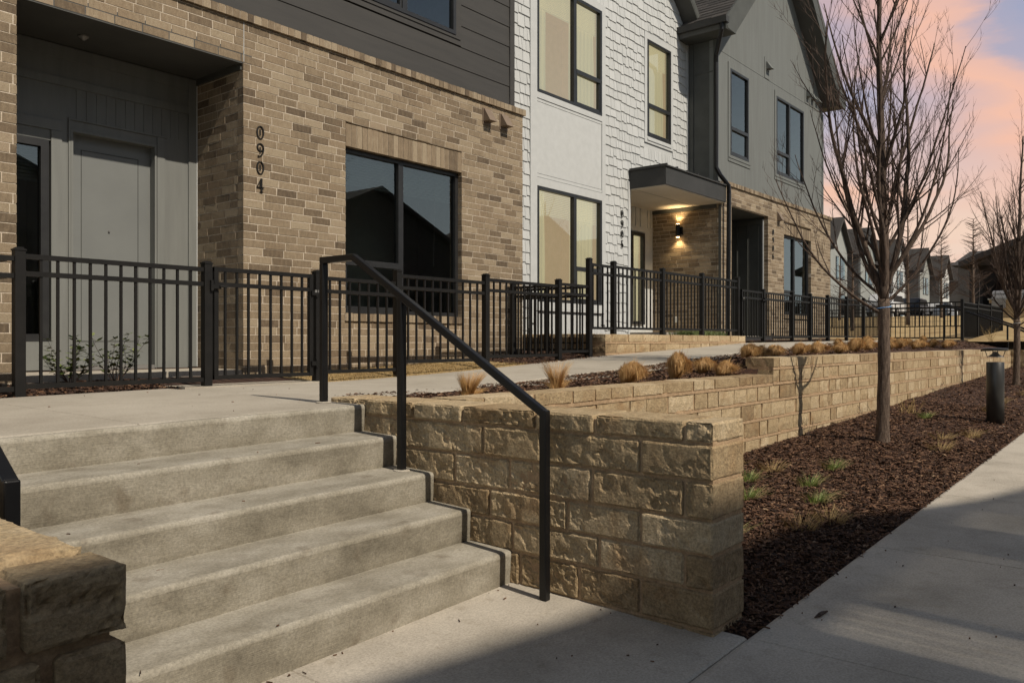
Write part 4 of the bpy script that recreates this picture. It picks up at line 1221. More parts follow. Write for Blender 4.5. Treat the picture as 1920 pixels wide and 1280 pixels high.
# upper wall with window openings
YG = 7.5
W3 = [(16.42, 17.36, 3.97, 5.81), (18.96, 20.75, 3.97, 5.81)]
mb = MB()
def gwall(z0, z1):
    zz = [z0, z1]
    for s0, s1 in cut_spans(15.66, 22.2, z0, z1, [(a, b, c, d) for a, b, c, d in W3]): mb.box(s0, s1, YG, YG + .1, z0, z1)
gwall(3.336, 3.97); gwall(3.97, 5.81); gwall(5.81, 6.055)
mb.build('upper_wall', 'gsiding', H3)
mb = MB(); mb.prism([(15.66, 6.064), (22.2, 6.064), (22.2, 6.2), (18.93, 9.47), (15.66, 6.2)], YG, YG + .1); mb.build('gable', 'gsiding', H3)
mb = MB(); mb.box(15.66, 22.2, YG + .01, YG + .1, 6.056, 6.063); mb.build('belt_joint', 'dkpanel', H3)
mb = MB()
for a, b, c, d_ in W3:
    mb.box(a - .10, a - .002, YG - .016, YG + .02, c - .14, d_ + .12); mb.box(b + .002, b + .10, YG - .016, YG + .02, c - .14, d_ + .12)
    mb.box(a - .002, b + .002, YG - .016, YG + .02, d_ + .002, d_ + .12); mb.box(a - .002, b + .002, YG - .016, YG + .02, c - .14, c - .002)
    mb.box(a - .08, b + .08, YG - .028, YG - .015, c - .07, c - .05)
    mb.build('window_trim', 'gsiding', H3); mb = MB()
mb.box(15.66, 15.74, YG - .018, YG, 3.34, 6.05); mb.box(22.12, 22.21, YG - .018, YG, 3.34, 6.05)
mb.build('corner_trim', 'gsiding', H3)
window(H3, *W3[0][:2], W3[0][2], W3[0][3], YG + .01, sash='all', zs=4.55, blind=0)
window(H3, *W3[1][:2], W3[1][2], W3[1][3], YG + .01, mull=19.78, sash='L', zs=4.50, blind=0)
for x, zz in ((18.42, 6.33), (21.0, 6.28), (21.33, 6.28), (21.66, 6.28)): 
    mb = MB(); mb.box(x - .15, x + .13, YG - .012, YG - .001, 6.07, 6.55); mb.build('vent_plate', 'gsiding', H3)
    vent_hood(H3, x, YG - .012, zz + .12, zz - .04, w=.17, mt='gsiding')
sw = MB(); sw.box(15.662, 15.72, FN + .03, YW - .0, 3.2, 6.30); sw.box(15.645, 15.661, FN + .03, FN + .11, 3.2, 6.2); sw.box(15.645, 15.661, YW - .14, YW - .035, 3.2, 6.2); sw.box(15.650, 15.661, FN + .11, YW - .14, 5.55, 5.57)
sw.box(15.66, 15.76, YW, 16, 3.2, 6.3); sw.box(22.1, 22.2, YG + .1, 16, 3.3, 6.2); sw.box(22.4, 22.5, 10, 16, -.3, 3.3); sw.box(15.8, 22.4, 16, 16.1, -.3, 6.2)
sw.build('side_wall', 'dkpanel', H3)
gable_roof(H3, 15.66, 22.2, 6.22, 7.05, 16, over=.42, pitch=1.0)
gt_ = MB(); gt_.prism([(15.17, 6.32), (15.30, 6.32), (15.30, 6.44), (15.15, 6.44)], 7.0, 8.15); gt_.build('gutter', 'metalroof', H3)
gt_ = MB(); gt_.prism([(15.28, 6.22), (15.66, 6.20), (15.66, 6.25), (15.28, 6.27)], 7.02, 8.1); gt_.build('eave_soffit', 'dkpanel', H3)
dp = MB(); dp.tube([(15.22, 7.12, 6.33), (15.22, 7.12, 6.2), (15.30, 7.2, 6.08), (15.56, 7.40, 5.85), (15.60, 7.42, 5.7), (15.60, 7.42, 3.55), (15.66, 7.36, 3.40), (15.86, 7.27, 3.2), (15.88, 7.27, 3.05), (15.88, 7.30, -.05)], .045, n=8)
dp.build('downspout', 'rail', H3)
# wall lamp on the brick side of the porch
lm = MB(); lm.box(XA - .035, XA - .002, 8.27, 8.42, 2.28, 2.43); lm.lathe((XA - .08, 8.345, 2.22), [(.042, 0), (.042, .27)], 20)
lamp = lm.build('wall_lamp', 'rail', None, loc=(XA - .05, 8.345, 2.355))
tag(lamp, 'dark cylinder wall lamp glowing up and down on the porch brick', 'lamp')
lb = MB(); lb.lathe((XA - .08, 8.345, 2.214), [(.034, 0), (.034, .004)], 16); lb.lathe((XA - .08, 8.345, 2.492), [(.034, 0), (.034, .004)], 16)
lb.build('lamp_lens', 'bulb', lamp)
for zz, rx in ((2.52, PI), (2.19, 0)):
    ld = bpy.data.lights.new('lamp_beam', 'SPOT'); ld.energy = 17; ld.spot_size = R(120); ld.spot_blend = .7; ld.color = (1, .72, .38); ld.shadow_soft_size = .03
    lo = bpy.data.objects.new('lamp_beam', ld); col.objects.link(lo); lo.parent = lamp
    lo.location = (-.03 , 0, zz - 2.355); lo.rotation_euler = (rx, 0, 0)
ob = MB(); ob.box(XA - .05, XA - .002, 8.38, 8.46, .40, .53, .5)
tag(ob.build('outlet_cover', 'plastic', loc=(XA, 8.42, .46), bevel=.01), 'small pale weatherproof outlet cover low on the porch brick', 'outlet cover')
# door-side lamp of 0904
ob = MB(); ob.lathe((2.70, 8.23, 1.93), [(.045, 0), (.045, .28)], 16); ob.box(2.68, 2.72, 8.23, 8.285, 2.0, 2.12)
tag(ob.build('wall_lamp', 'rail', loc=(2.7, 8.28, 2.05)), 'unlit dark wall lamp above the window left of the grey door', 'lamp')

# ------------------------------------------------------------------ far row of town houses
GR = 'distant row of gabled town houses'
def far_house(label, x, fmat, smat, w=3.6, y=19.0, body=True, rid=8.55):
    zg = z_lawn(x, y) - .2
    th = thing('row_house', label, 'house', (x, y, zg), GR)
    ev = 6.65
    m = MB(); m.box(x, x + w, y, y + .15, zg, ev); m.prism([(x, ev), (x + w, ev), (x + w / 2, rid)], y, y + .15); m.build('front_wall', fmat, th)
    m = MB(); m.box(x, x + .15, y + .15, y + 1.4, zg, ev); m.box(x + w - .15, x + w, y + .15, y + 1.4, zg, ev)
    m.box(x - 5.2, x + w + .1, y + 1.15, y + 8, zg, ev - .1)
    m.build('side_wall', smat, th)
    m = MB(); o = .3; p = (rid - ev) / (w / 2)
    for s in (-1, 1):
        xe = x - o if s < 0 else x + w + o
        m.prism([(xe, ev - o * p), (x + w / 2, rid), (x + w / 2, rid + .25), (xe, ev - o * p + .25)], y - .35, y + 4)
    m.prism([(y + .9, ev - .25), (y + 4.6, rid + .1), (y + 8.3, ev - .25)], x - 5.3, x + w + .2, axis='X')
    m.build('roof', 'shingle', th)
    for (a, b, c, d2) in ((w * .55, w * .82, 1.9, 3.4), (w * .3, w * .45, 4.4, 6.0), (w * .55, w * .82, 4.4, 6.0)):
        f = MB(); f.box(x + a, x + b, y - .04, y - .002, c, d2); wn_ = f.build('window', 'frame', th)
        f = MB(); f.box(x + a + .07, x + b - .07, y - .05, y - .041, c + .07, d2 - .07); f.build('pane', 'glass', wn_)
    return th
for x, f, s, lb in ((57.8, 'fgrey', 'fdark', 'first far gabled house just past the brick corner of house 0906'),
                    (64.6, 'fgrey', 'fdark', 'second far gabled house, pale front and dark side, left of the tree trunk'),
                    (73.5, 'fwhite', 'fdark', 'third far gabled house directly behind the near tree trunk'),
                    (82.5, 'fgrey', 'fdark', 'fourth far gabled house just right of the near tree trunk'),
                    (91.0, 'fwhite', 'fdark', 'fifth far gabled house, white front behind the thin leafless tree'),
                    (100.0, 'fgrey', 'fdark', 'sixth and farthest gabled house of the row')):
    far_house(lb, x, f, s)

# ------------------------------------------------------------------ open pavilion with grills
pv = thing('pavilion', 'dark open-sided pavilion with low gable roof behind the second tree', 'pavilion', (50, 5, 1.3))
m = MB(); m.prism([(9.5, 4.0), (3.0, 6.55), (-3.5, 4.0), (-3.5, 4.3), (3.0, 6.9), (9.5, 4.3)], 49.5, 62, axis='X'); m.build('roof', 'pavroof', pv)
m = MB(); m.prism([(9.2, 4.1), (3.0, 6.5), (-3.2, 4.1)], 50.2, 50.4, axis='X'); m.build('gable', 'pavroof', pv)
for y in (8.9, 5.0, 1.0, -3.0):
    m = MB(); m.box(50.2, 50.6, y - .2, y + .2, 1.2, 4.3); m.build('column', 'pavroof', pv)
m = MB(); m.box(60, 60.3, -3.2, 9.2, 1.2, 4.3); m.box(54, 60, 9.1, 9.25, 1.3, 4.3); m.build('back_wall', 'pavroof', pv)
m = MB(); m.box(65.5, 79, 2, 12.6, 1.5, 5.4); bb = m.build('far_hall', 'fdark', loc=(66, 8, 1.5)); tag(bb, 'long dark hall roofline between the far houses and the pavilion', 'building')
m = MB(); m.prism([(65, 5.4), (72, 7.0), (79.5, 5.4)], 1.6, 13.0); m.build('roof', 'shingle', bb)
isl = MB()
isl.box(44.0, 44.9, 3.6, 7.15, 1.0, 1.95)
io = isl.build('grill_counter', 'stone', loc=(44.4, 5.4, 1.0)); tag(io, 'tan stone outdoor kitchen counter in front of the pavilion', 'counter')
isl = MB(); isl.box(43.95, 44.95, 3.55, 7.2, 1.951, 2.02); isl.build('counter_top', 'fgrey', io)
for y, lb in ((6.75, 'steel barbecue grill on the left end of the stone counter'), (5.9, 'steel barbecue grill on the right end of the stone counter')):
    gt2 = thing('barbecue_grill', lb, 'grill', (44.4, y, 1.6), 'two steel barbecue grills')
    m = MB(); m.prism([(44.02, 2.03), (44.85, 2.03), (44.7, 2.28), (44.5, 2.40), (44.2, 2.32)], y - .30, y + .30); m.build('hood', 'silver', gt2)
    m = MB(); m.box(43.92, 44.0, y - .28, y + .28, 1.55, 2.0); m.build('control_panel', 'silver', gt2)
    m = MB(); m.tube([(43.98, y - .25, 2.2), (43.98, y + .25, 2.2)], .02, n=6); m.build('handle', 'black', gt2)

# ------------------------------------------------------------------ parked cars far off
def car(label, x, y, paint, face=1):
    zg = z_lawn(x, 17) + .07
    th = thing('parked_car', label, 'car', (x, y, zg), 'cars parked far off')
    m = MB()
    def ring(pts, w0, w1):
        m.prism([(x + a, zg + b) for a, b in pts], y - w0, y + w0)
    m.prism([(x - 2.2, zg + .35), (x + 2.2, zg + .35), (x + 2.25, zg + .7), (x + 2.1, zg + .95), (x + 1.2, zg + 1.02), (x - 2.1, zg + 1.0), (x - 2.25, zg + .7)], y - .9, y + .9)
    m.prism([(x - 2.0, zg + 1.0), (x + 1.2, zg + 1.0), (x + .45, zg + 1.55), (x - 1.7, zg + 1.6)], y - .78, y + .78)
    m.build('body', paint, th, bevel=.06)
    m = MB(); m.prism([(x - 1.8, zg + 1.06), (x + .98, zg + 1.06), (x + .4, zg + 1.48), (x - 1.6, zg + 1.5)], y - .795, y + .795); m.build('side_window', 'frame', th)
    for a in (-1.4, 1.4):
        for b in (-.86, .86):
            m = MB(); m.tube([(x + a, y + b - .1, zg + .33), (x + a, y + b + .1, zg + .33)], .33, n=18); wv = m.build('wheel', 'tyre', th)
            m = MB(); m.tube([(x + a, y + b - .11, zg + .33), (x + a, y + b + .11, zg + .33)], .19, n=12); m.build('rim', 'silver', wv)
car('white car parked far off behind the fence right of the near trunk', 61.5, 16.2, 'carwhite')
car('dark car parked far off beside the white car', 69.0, 16.3, 'cardark')
car('silver car parked at the far end of the distant row', 78.0, 16.3, 'carwhite')

# ------------------------------------------------------------------ houses across the street (shade the pavement, mirrored in the windows)
ho = thing('town_house', 'tall dark house across the street that shades the pavement', 'house', (0, -10, -1.4), 'houses across the street')
TOP = [(-12, 8), (-4, 10.6), (.9, 10.56), (2.2, 10.30), (4.4, 10.16), (5.05, 9.97), (6.2, 9.38), (7.5, 8.98), (8.6, 8.35)]
m = MB(); m.box(-12, 8.6, -16, -8.99, -1.5, 7.55); m.build('wall', 'siding', ho)
# unseen slatted screen, added so its gaps lay soft sun bands on the pavement
m = MB(); pitch = .11
def gap_share(gx):
    for a_, b_, f_ in ((3.64, 4.12, .20), (4.15, 5.40, .09), (6.0, 6.6, .15), (6.6, 9.6, .075)):
        if a_ <= gx < b_: return f_
    return 0
x = -12.0
while x < 8.6:
    f_ = gap_share(x + .84); x2 = min(8.6, x + pitch); xm = x + (x2 - x) * (1 - f_)
    ta, tb = lerp_tab(TOP, x), lerp_tab(TOP, x2)
    m.prism([(x, 7.56), (xm, 7.56), (xm, lerp_tab(TOP, xm)), (x, ta)], -9.12, -9.10)
    if f_:
        zl = min(9.30, tb - .12)
        m.prism([(xm, zl), (x2, zl), (x2, tb), (xm, lerp_tab(TOP, xm))], -9.12, -9.10)
    x = x2
m.build('added_band_screen', 'siding', ho)
m = MB()
for x in (-6, -2, 2, 6):
    for z in (.3, 3.4):
        m.box(x, x + 1.4, -8.99, -8.95, z, z + 1.7)
m.build('window', 'frame', ho)
for k, (x, zr, w) in enumerate(((11, 7.9, 8), (30.3, 8.3, 15), (47, 8.8, 12), (62, 9, 13))):
    hh = thing('town_house', 'gabled house number %s along the far side of the street' % ('one', 'two', 'three', 'four')[k], 'house', (x, -20, -1), 'houses across the street')
    zg = z_side(x) - .1
    m = MB(); m.prism([(x - w / 2, zg), (x + w / 2, zg), (x + w / 2, zr - w * .22), (x, zr), (x - w / 2, zr - w * .22)], -28, -19.5); m.build('wall', 'siding' if k % 2 else 'fdark', hh)
    m = MB()
    for s in (-1, 1): m.prism([(x + s * (w / 2 + .4), zr - w * .22 - .2), (x, zr), (x, zr + .25), (x + s * (w / 2 + .4), zr - w * .22 + .05)], -28.3, -19.1)
    m.build('roof', 'shingle', hh)
    for xx in (x - w * .3, x + w * .1):
        for z in (.2, 2.9):
            m = MB(); m.box(xx, xx + 1.5, -19.49, -19.44, z, z + 1.6); m.build('window', 'frame', hh)

# ------------------------------------------------------------------ trees
def grow(mt, mw, p, d, L, r, lvl, rnd, up=.25, wob=.10, twig_n=5):
    """one tapering branch with side shoots"""
    n = max(4, int(L / .12)); pts = [p]; rad = [r]; d = d.normalized()
    for k in range(n):
        d = (d + Vector((rnd.gauss(0, wob), rnd.gauss(0, wob), rnd.gauss(0, wob) * .5 + up * .22))).normalized()
        pts.append(pts[-1] + d * (L / n)); rad.append(r * (1 - .78 * (k + 1) / n))
    (mt if r > .011 else mw).tube(pts, rad, n=7 if r > .02 else (5 if r > .006 else 3), cap=r > .02)
    if lvl <= 0: return
    cnt = int(twig_n * L) + 1
    for c in range(cnt):
        f = rnd.uniform(.18, .97)
        i = min(n - 1, int(f * n)); q = pts[i].lerp(pts[i + 1], rnd.random())
        a = rnd.uniform(0, 2 * PI); ax = (pts[i + 1] - pts[i]).normalized()
        side = ax.cross(Vector((math.cos(a), math.sin(a), .1)))
        if side.length < .05: continue
        side.normalize()
        nd = (ax * rnd.uniform(.8, 1.3) + side * rnd.uniform(.40, .78)).normalized()
        nl = L * rnd.uniform(.22, .5) * (1.15 - f * .6)
        grow(mt, mw, q, nd, max(.08, nl), max(.0022, rad[i] * rnd.uniform(.35, .6)), lvl - 1, rnd, up=up * 1.3, wob=wob * 1.1, twig_n=twig_n * (1.35 if lvl == 2 else 1.1))

right_v = Vector((.6351, -.7724, 0)); deep_v = Vector((.7724, .6351, 0))
def street_tree(label, base, seed, yaw=0.0, tie=False):
    th = thing('street_tree', label, 'tree', base, 'leafless trees in the mulch bed')
    rnd = random.Random(seed)
    B = Vector(base)
    c, s = math.cos(yaw), math.sin(yaw)
    rot = lambda v: Vector((v.x * c - v.y * s, v.x * s + v.y * c, v.z))
    mt, mw = MB(), MB()
    tr_ = MB(); tr_.smooth = True
    pts, rad = [], []
    for k in range(15):
        u = k / 14; z = -.08 + 1.66 * u
        pts.append(B + Vector((.012 * math.sin(u * 5), .010 * math.cos(u * 4), z))); rad.append(.030 * math.exp(-u * 14) + .066 - .006 * u + .003 * math.sin(u * 22))
    tr_.tube(pts, rad, n=16)
    fork = pts[-1]
    # main limbs: (right, deep, up direction, length, radius, start height above fork)
    limbs = [(.02, .02, 1, 3.7, .058, -.03), (-.30, .1, 1, 2.7, .034, -.02), (.30, -.05, 1, 2.7, .034, 0.0), (-.12, -.35, 1, 2.6, .030, .05), (.16, .35, 1, 2.6, .03, .08),
             (-.62, .15, .85, 2.1, .026, .05), (.62, .05, .95, 2.2, .026, .12), (-1.1, -.1, .42, 1.7, .020, -.16), (1.0, .25, .62, 1.8, .019, -.05), (-.95, .3, .50, 1.65, .019, .04),
             (.8, -.4, .8, 1.9, .02, .22), (-.5, -.5, .9, 2.0, .021, .25), (.35, .6, .9, 2.0, .02, .3), (-.7, .4, .85, 1.7, .018, .42), (.55, -.2, .9, 2.0, .02, .5), (-.45, -.1, 1, 2.0, .02, .6), (.4, .3, 1, 1.9, .02, .75), (-.3, .3, 1, 1.8, .018, .85)]
    for li, (a, b, u_, L, r, h) in enumerate(limbs):
        v = rot(right_v * a * .92 + deep_v * b * .9 + Vector((0, 0, u_)))
        st_ = fork + Vector((.012 * a, .012 * b, h)) if h <= 0 else fork + Vector((0, 0, h)) * .96
        grow(mt, mw, st_, v, L * 1.13, r * .98, 3, rnd, up=.24 if u_ > .9 else .44, wob=.012 if li == 0 else .034, twig_n=4.8)
    # wispy shoots crowding the lower crown
    for k in range(46):
        a = rnd.uniform(0, 2 * PI)
        v = Vector((math.cos(a), math.sin(a), rnd.uniform(.5, 1.4)))
        grow(mt, mw, fork + Vector((0, 0, rnd.uniform(-.15, 1.4))), v, rnd.uniform(.4, 1.0), .006, 1, rnd, up=.3, wob=.09, twig_n=7)
    mt.smooth = True
    t_ = tr_.build('trunk', 'bark', th)
    m1 = MB(); m1.v, m1.f, m1.t, m1.smooth = mt.v, mt.f, mt.t, True
    m1.build('limbs', 'limb', th)
    mw.build('twigs', 'twig', th)
    if tie:
        k_ = MB(); f = B + Vector((0, 0, 1.46)); k_.tube([f + Vector((.075 * math.cos(q * .5), .075 * math.sin(q * .5), .004 * q)) for q in range(14)], .006, n=5); 
        k_.build('nursery_tie', 'blue' if tie == 2 else 'wtrim', th)
    return th
street_tree('large leafless tree standing nearest in the mulch bed before the long stone wall', (9.38, 2.525, -1.125), 5, 0, 2)
t2_ = street_tree('second leafless tree at the right edge beyond the bollard', (18.28, 2.51, -.90), 23, 1.9, 1)
t2_.scale = (.9, .9, .84)

def young_tree(label, x, y, H, seed, spread=.22, dens=11, up=.3):
    zb = z_lawn(x, y) if x > 24 else z_bed(x, y)
    th = thing('young_tree', label, 'tree', (x, y, zb), 'slim leafless trees on the lawn')
    rnd = random.Random(seed); tr_, mw = MB(), MB()
    pts = [Vector((x + .04 * math.sin(k), y, zb - .1 + H * k / 12)) for k in range(13)]
    tr_.tube(pts, [.075 * (1 - .93 * k / 12) + .004 for k in range(13)], n=8); tr_.build('trunk', 'bark', th, smooth=True)
    for k in range(int(H * dens * 1.6)):
        f = rnd.uniform(.22, .98); z = zb + H * f; a = rnd.uniform(0, 2 * PI)
        grow(mw, mw, Vector((x, y, z)), Vector((math.cos(a), math.sin(a), up)), H * spread * (1.1 - f) * rnd.uniform(.7, 1.2) + .15, .013, 1, rnd, up=.25, wob=.07, twig_n=8)
    mw.build('twigs', 'twig', th)
young_tree('slim pointed leafless tree in front of the far white gable', 36, 8.75 * 36 / 36, 5.6, 3)
young_tree('small leafless tree behind the open fence right of the near trunk', 31, 9.4, 3.0, 4)
young_tree('leafless tree with brown twiggy crown before the pavilion', 40, 7.1, 4.5, 6, .24, 16)
young_tree('twiggy leafless tree between pointed tree and pavilion', 46, 9.6, 4.2, 8, .3, 20)
young_tree('thin leafless tree against the wall of the first far house', 45, 14.3, 3.0, 9, .3, 12)

# ------------------------------------------------------------------ feather grass
def feather(name_seed, H, n, lean, Rm=.13):
    """a rounded mop: every blade rises from the crown, arches over and hangs down"""
    rnd = random.Random(name_seed); mb = MB()
    locks = [(rnd.uniform(0, 2 * PI), rnd.uniform(.2, 1)) for _ in range(26)]
    for _ in range(n):
        la, lo = rnd.choice(locks)
        a = la + rnd.gauss(0, .22); out = min(1.15, max(.08, lo + rnd.gauss(0, .14)))
        r = .03 * math.sqrt(rnd.random()); bx, by = math.cos(a) * r, math.sin(a) * r
        hx, hy = math.cos(a) * out * Rm + lean[0] * Rm * rnd.uniform(.6, 1.1), math.sin(a) * out * Rm + lean[1] * Rm * rnd.uniform(.6, 1.1)
        h = H * (1.12 - .42 * out) * rnd.uniform(.88, 1.06); c = rnd.uniform(.55, .90)
        if rnd.random() < .13: c = rnd.uniform(.3, .5); hx *= 1.35; hy *= 1.35; h *= rnd.uniform(.9, 1.25)
        w = rnd.uniform(.0012, .0022); seg = 8; t = rnd.random()
        px, py = -math.sin(a + .5) * w, math.cos(a + .5) * w
        i = len(mb.v)
        for k in range(seg + 1):
            u = k / seg
            f = 1 - (1 - u) ** 1.7
            x, y, z = bx + hx * f, by + hy * f, max(.006, h * math.sin(PI * u * c))
            q = 1 - .55 * u
            mb.v.append((x - px * q, y - py * q, z)); mb.v.append((x + px * q, y + py * q, z))
        for k in range(seg):
            mb.f.append((i + 2 * k, i + 2 * k + 1, i + 2 * k + 3, i + 2 * k + 2)); mb.t.append(min(1, max(0, t * .7 + .3 * k / seg)))
    o = mb.build('tmp', 'feather'); me = o.data; bpy.data.objects.remove(o); me.name = 'feather_grass_%d' % name_seed
    return me
def feather_up(seed, H, n):
    rnd = random.Random(seed); mb = MB()
    blades(mb, 0, 0, 0, n, H, lean=(.1, -.05), spread=.035, w=.0015, curl=.55, rnd=rnd, seg=5, t0=(0, .9), flat=.15)
    blades(mb, 0, 0, 0, n // 2, H * .55, lean=(.3, -.1), spread=.05, w=.0015, curl=1.0, rnd=rnd, seg=5, t0=(0, .9), flat=.6)
    o = mb.build('tmp', 'feather'); me = o.data; bpy.data.objects.remove(o); me.name = 'feather_grass_up_%d' % seed
    return me
FM = [feather(1, .20, 1500, (.45, -.5)), feather(2, .19, 1500, (.6, -.6)), feather(3, .18, 1300, (.25, -.3)), feather(4, .25, 1700, (.1, -.5), .11)]
FU = [feather_up(5, .27, 520), feather_up(6, .20, 700)]
def tuft(x, y, z, me, s, rz, label):
    o = bpy.data.objects.new('feather_grass', me); col.objects.link(o)
    o.location = (x, y, z); o.scale = (s, s, s); o.rotation_euler = (0, 0, rz)
    tag(o, label, 'grass tuft', 'golden feather grass tufts along the wall top')
ordn = ['first', 'second', 'third', 'fourth', 'fifth', 'sixth', 'seventh', 'eighth', 'ninth', 'tenth', 'eleventh', 'twelfth', 'thirteenth', 'fourteenth', 'fifteenth', 'sixteenth', 'seventeenth', 'eighteenth']
near = [(4.17, 3.82, FU[1], .95, 0, 'untidy straw tuft nearest the top of the steps'), (5.25, 3.86, FU[0], .95, 1.2, 'spiky upright golden tuft, second along from the steps'),
        (6.24, 3.84, FM[0], 1.0, 0, 'rounded golden tuft, third along from the steps'), (7.25, 3.90, FM[3], 1.0, .2, 'tall drooping golden tuft, fourth along from the steps'),
        (8.22, 4.08, FM[2], .95, .3, 'back one of two golden tufts before the raised capstone'), (8.15, 3.84, FM[1], .85, 0, 'front one of two golden tufts before the raised capstone')]
for x, y, me, s, rz, lb in near:
    tuft(x, y, z_upbed(x, y) - .005, me, s, rz, lb)
rnd = random.Random(9)
row = [8.95, 9.42, 9.98, 10.6, 11.3, 12.1, 12.9, 13.7, 14.6, 15.5, 16.4, 17.2, 18.1, 19.0, 19.8]
for k, x in enumerate(row):
    y = 3.90 + rnd.uniform(-.05, .08)
    tuft(x, y, z_upbed(x, y) - .005, FM[k % 3], rnd.uniform(.8, 1.05), rnd.uniform(-.3, .5), '%s golden mound of the front row behind the raised capstones, from the left' % ordn[k])
for k, x in enumerate([10.6 + 1.45 * k for k in range(7)]):
    y = 4.32 + rnd.uniform(-.06, .1)
    tuft(x, y, z_upbed(x, y) - .005, FM[(k + 1) % 4], rnd.uniform(.62, .85), rnd.uniform(-.3, .5), '%s golden mound of the back row beside the upper path, from the left' % ordn[k])

# green and straw clumps in the mulch
def px_ground(px, py, fn):
    """only used to read positions taken once from image pixels for the bed"""
    return None
cl_pos = [(5.16, 2.68, 'g', 'green grass clump nearest the stone wall end'), (4.83, 2.24, 'g', 'green clump low at the left of the mulch bed'), (5.91, 2.57, 'g', 'bright green clump left of the middle of the mulch bed'),
          (6.51, 2.82, 'g', 'brightest green clump in the middle of the mulch bed'), (7.09, 2.85, 'd', 'straw clump with green centre left of the tree trunk'), (6.66, 2.36, 'g', 'wide green and straw clump below the tree'),
          (6.13, 2.12, 'g', 'small green clump near the shadow edge'), (7.48, 2.43, 'g', 'small green clump below the tree trunk'), (5.36, 1.95, 'd', 'straw clump at the edge of the shade'),
          (5.69, 1.88, 'd', 'dim clump just inside the shade on the mulch'), (9.26, 1.95, 'd', 'straw clump left of the bollard foot'), (9.94, 2.07, 'd', 'wide straw clump between tree and bollard'),
          (10.52, 1.88, 'd', 'straw clump right beside the bollard foot'), (11.77, 2.65, 'g', 'olive clump left behind the bollard'), (13.12, 2.12, 'd', 'straw clump right behind the bollard'), (14.47, 2.22, 'd', 'straw clump beyond the bollard'), (16.21, 2.12, 'd', 'yellow green clump at the foot of the second tree')]
rnd = random.Random(12)
for x, y, k, lb in cl_pos:
    mb = MB(); z = z_bed(x, y)
    if k == 'g':
        blades(mb, x, y, z, 100, .095, spread=.055, w=.0019, curl=1.1, rnd=rnd, seg=3, t0=(0, .7))
        blades(mb, x, y, z, 80, .10, spread=.09, w=.0017, curl=1.9, rnd=rnd, seg=3, t0=(.9, 1))
        tag(mb.build('grass_clump', 'green', loc=(x, y, z)), lb, 'grass clump', 'grass clumps in the mulch')
    else:
        blades(mb, x, y, z, 120, .10, spread=.10, w=.002, curl=1.7, rnd=rnd, seg=3, t0=(.3, 1))
        tag(mb.build('grass_clump', 'drygrass', loc=(x, y, z)), lb, 'grass clump', 'grass clumps in the mulch')
# bare twiggy shrublets along the wall foot
for k, (x, y, lb) in enumerate(((5.69, 3.23, 'bare twiggy shrublet nearest the joined walls'), (6.75, 3.09, 'pale bare shrublet against the wall foot'), (8.97, 3.18, 'bare shrublet behind the near trunk'), (11.19, 3.14, 'bare shrublet under the wall past the trunk'),
                                (12.35, 2.99, 'pale twiggy shrublet between trunk and bollard'), (14.96, 3.09, 'dark bare shrublet behind the bollard'), (24.03, 3.86, 'pale reedy grass stems beyond the far wall end'))):
    mb = MB(); rnd = random.Random(60 + k)
    z = z_bed(x, y) if x < 24 else .0
    for _ in range(16):
        a = rnd.uniform(0, 2 * PI)
        grow(mb, mb, Vector((x + rnd.uniform(-.1, .1), y + rnd.uniform(-.08, .08), z - .01)), Vector((math.cos(a), math.sin(a), 1.2)), rnd.uniform(.12, .32) * (1.6 if x > 24 else 1), .0028, 1, rnd, wob=.2, twig_n=14)
    tag(mb.build('bare_shrub', 'drygrass' if k in (1, 4, 6) else 'twig', loc=(x, y, z)), lb, 'shrub', 'bare shrublets in the mulch bed')

def leafy_shrub(label, x, y, H, seed, n=16):
    zb = z_yard(x, y)
    th = thing('leafy_shrub', label, 'shrub', (x, y, zb), 'small shrubs behind the fence')
    rnd = random.Random(seed); st_, lf = MB(), MB()
    for _ in range(n):
        a = rnd.uniform(0, 2 * PI); L = H * rnd.uniform(.6, 1.1)
        p = Vector((x, y, zb)); d = Vector((math.cos(a) * .6, math.sin(a) * .6, 1)).normalized(); pts = [p]
        for k in range(7):
            d = (d + Vector((rnd.gauss(0, .12), rnd.gauss(0, .12), 0))).normalized(); pts.append(pts[-1] + d * L / 7)
            if k > 1:
                for _ in range(6):
                    q = pts[-1]; b = rnd.uniform(0, 2 * PI); e = Vector((math.cos(b), math.sin(b), rnd.uniform(-.3, .6))).normalized(); l = rnd.uniform(.04, .075)
                    s2 = e.cross(Vector((0, 0, 1))).normalized() * l * .26
                    lf.face([tuple(q), tuple(q + e * l * .5 + s2), tuple(q + e * l), tuple(q + e * l * .5 - s2)], rnd.random())
        st_.tube(pts, [.004 * (1 - .1 * k) for k in range(8)], n=4)
    st_.build('stem', 'twig', th); lf.build('foliage', 'leafy', th)
leafy_shrub('small olive green shrub left of the fence middle below the sidelight window', 2.85, 6.95, .42, 1)
leafy_shrub('narrow shrub with curling leaves in front of the grey door', 3.22, 6.98, .46, 2, 12)
leafy_shrub('small green shrub near the far left fence post', 1.9, 6.95, .3, 3, 8)

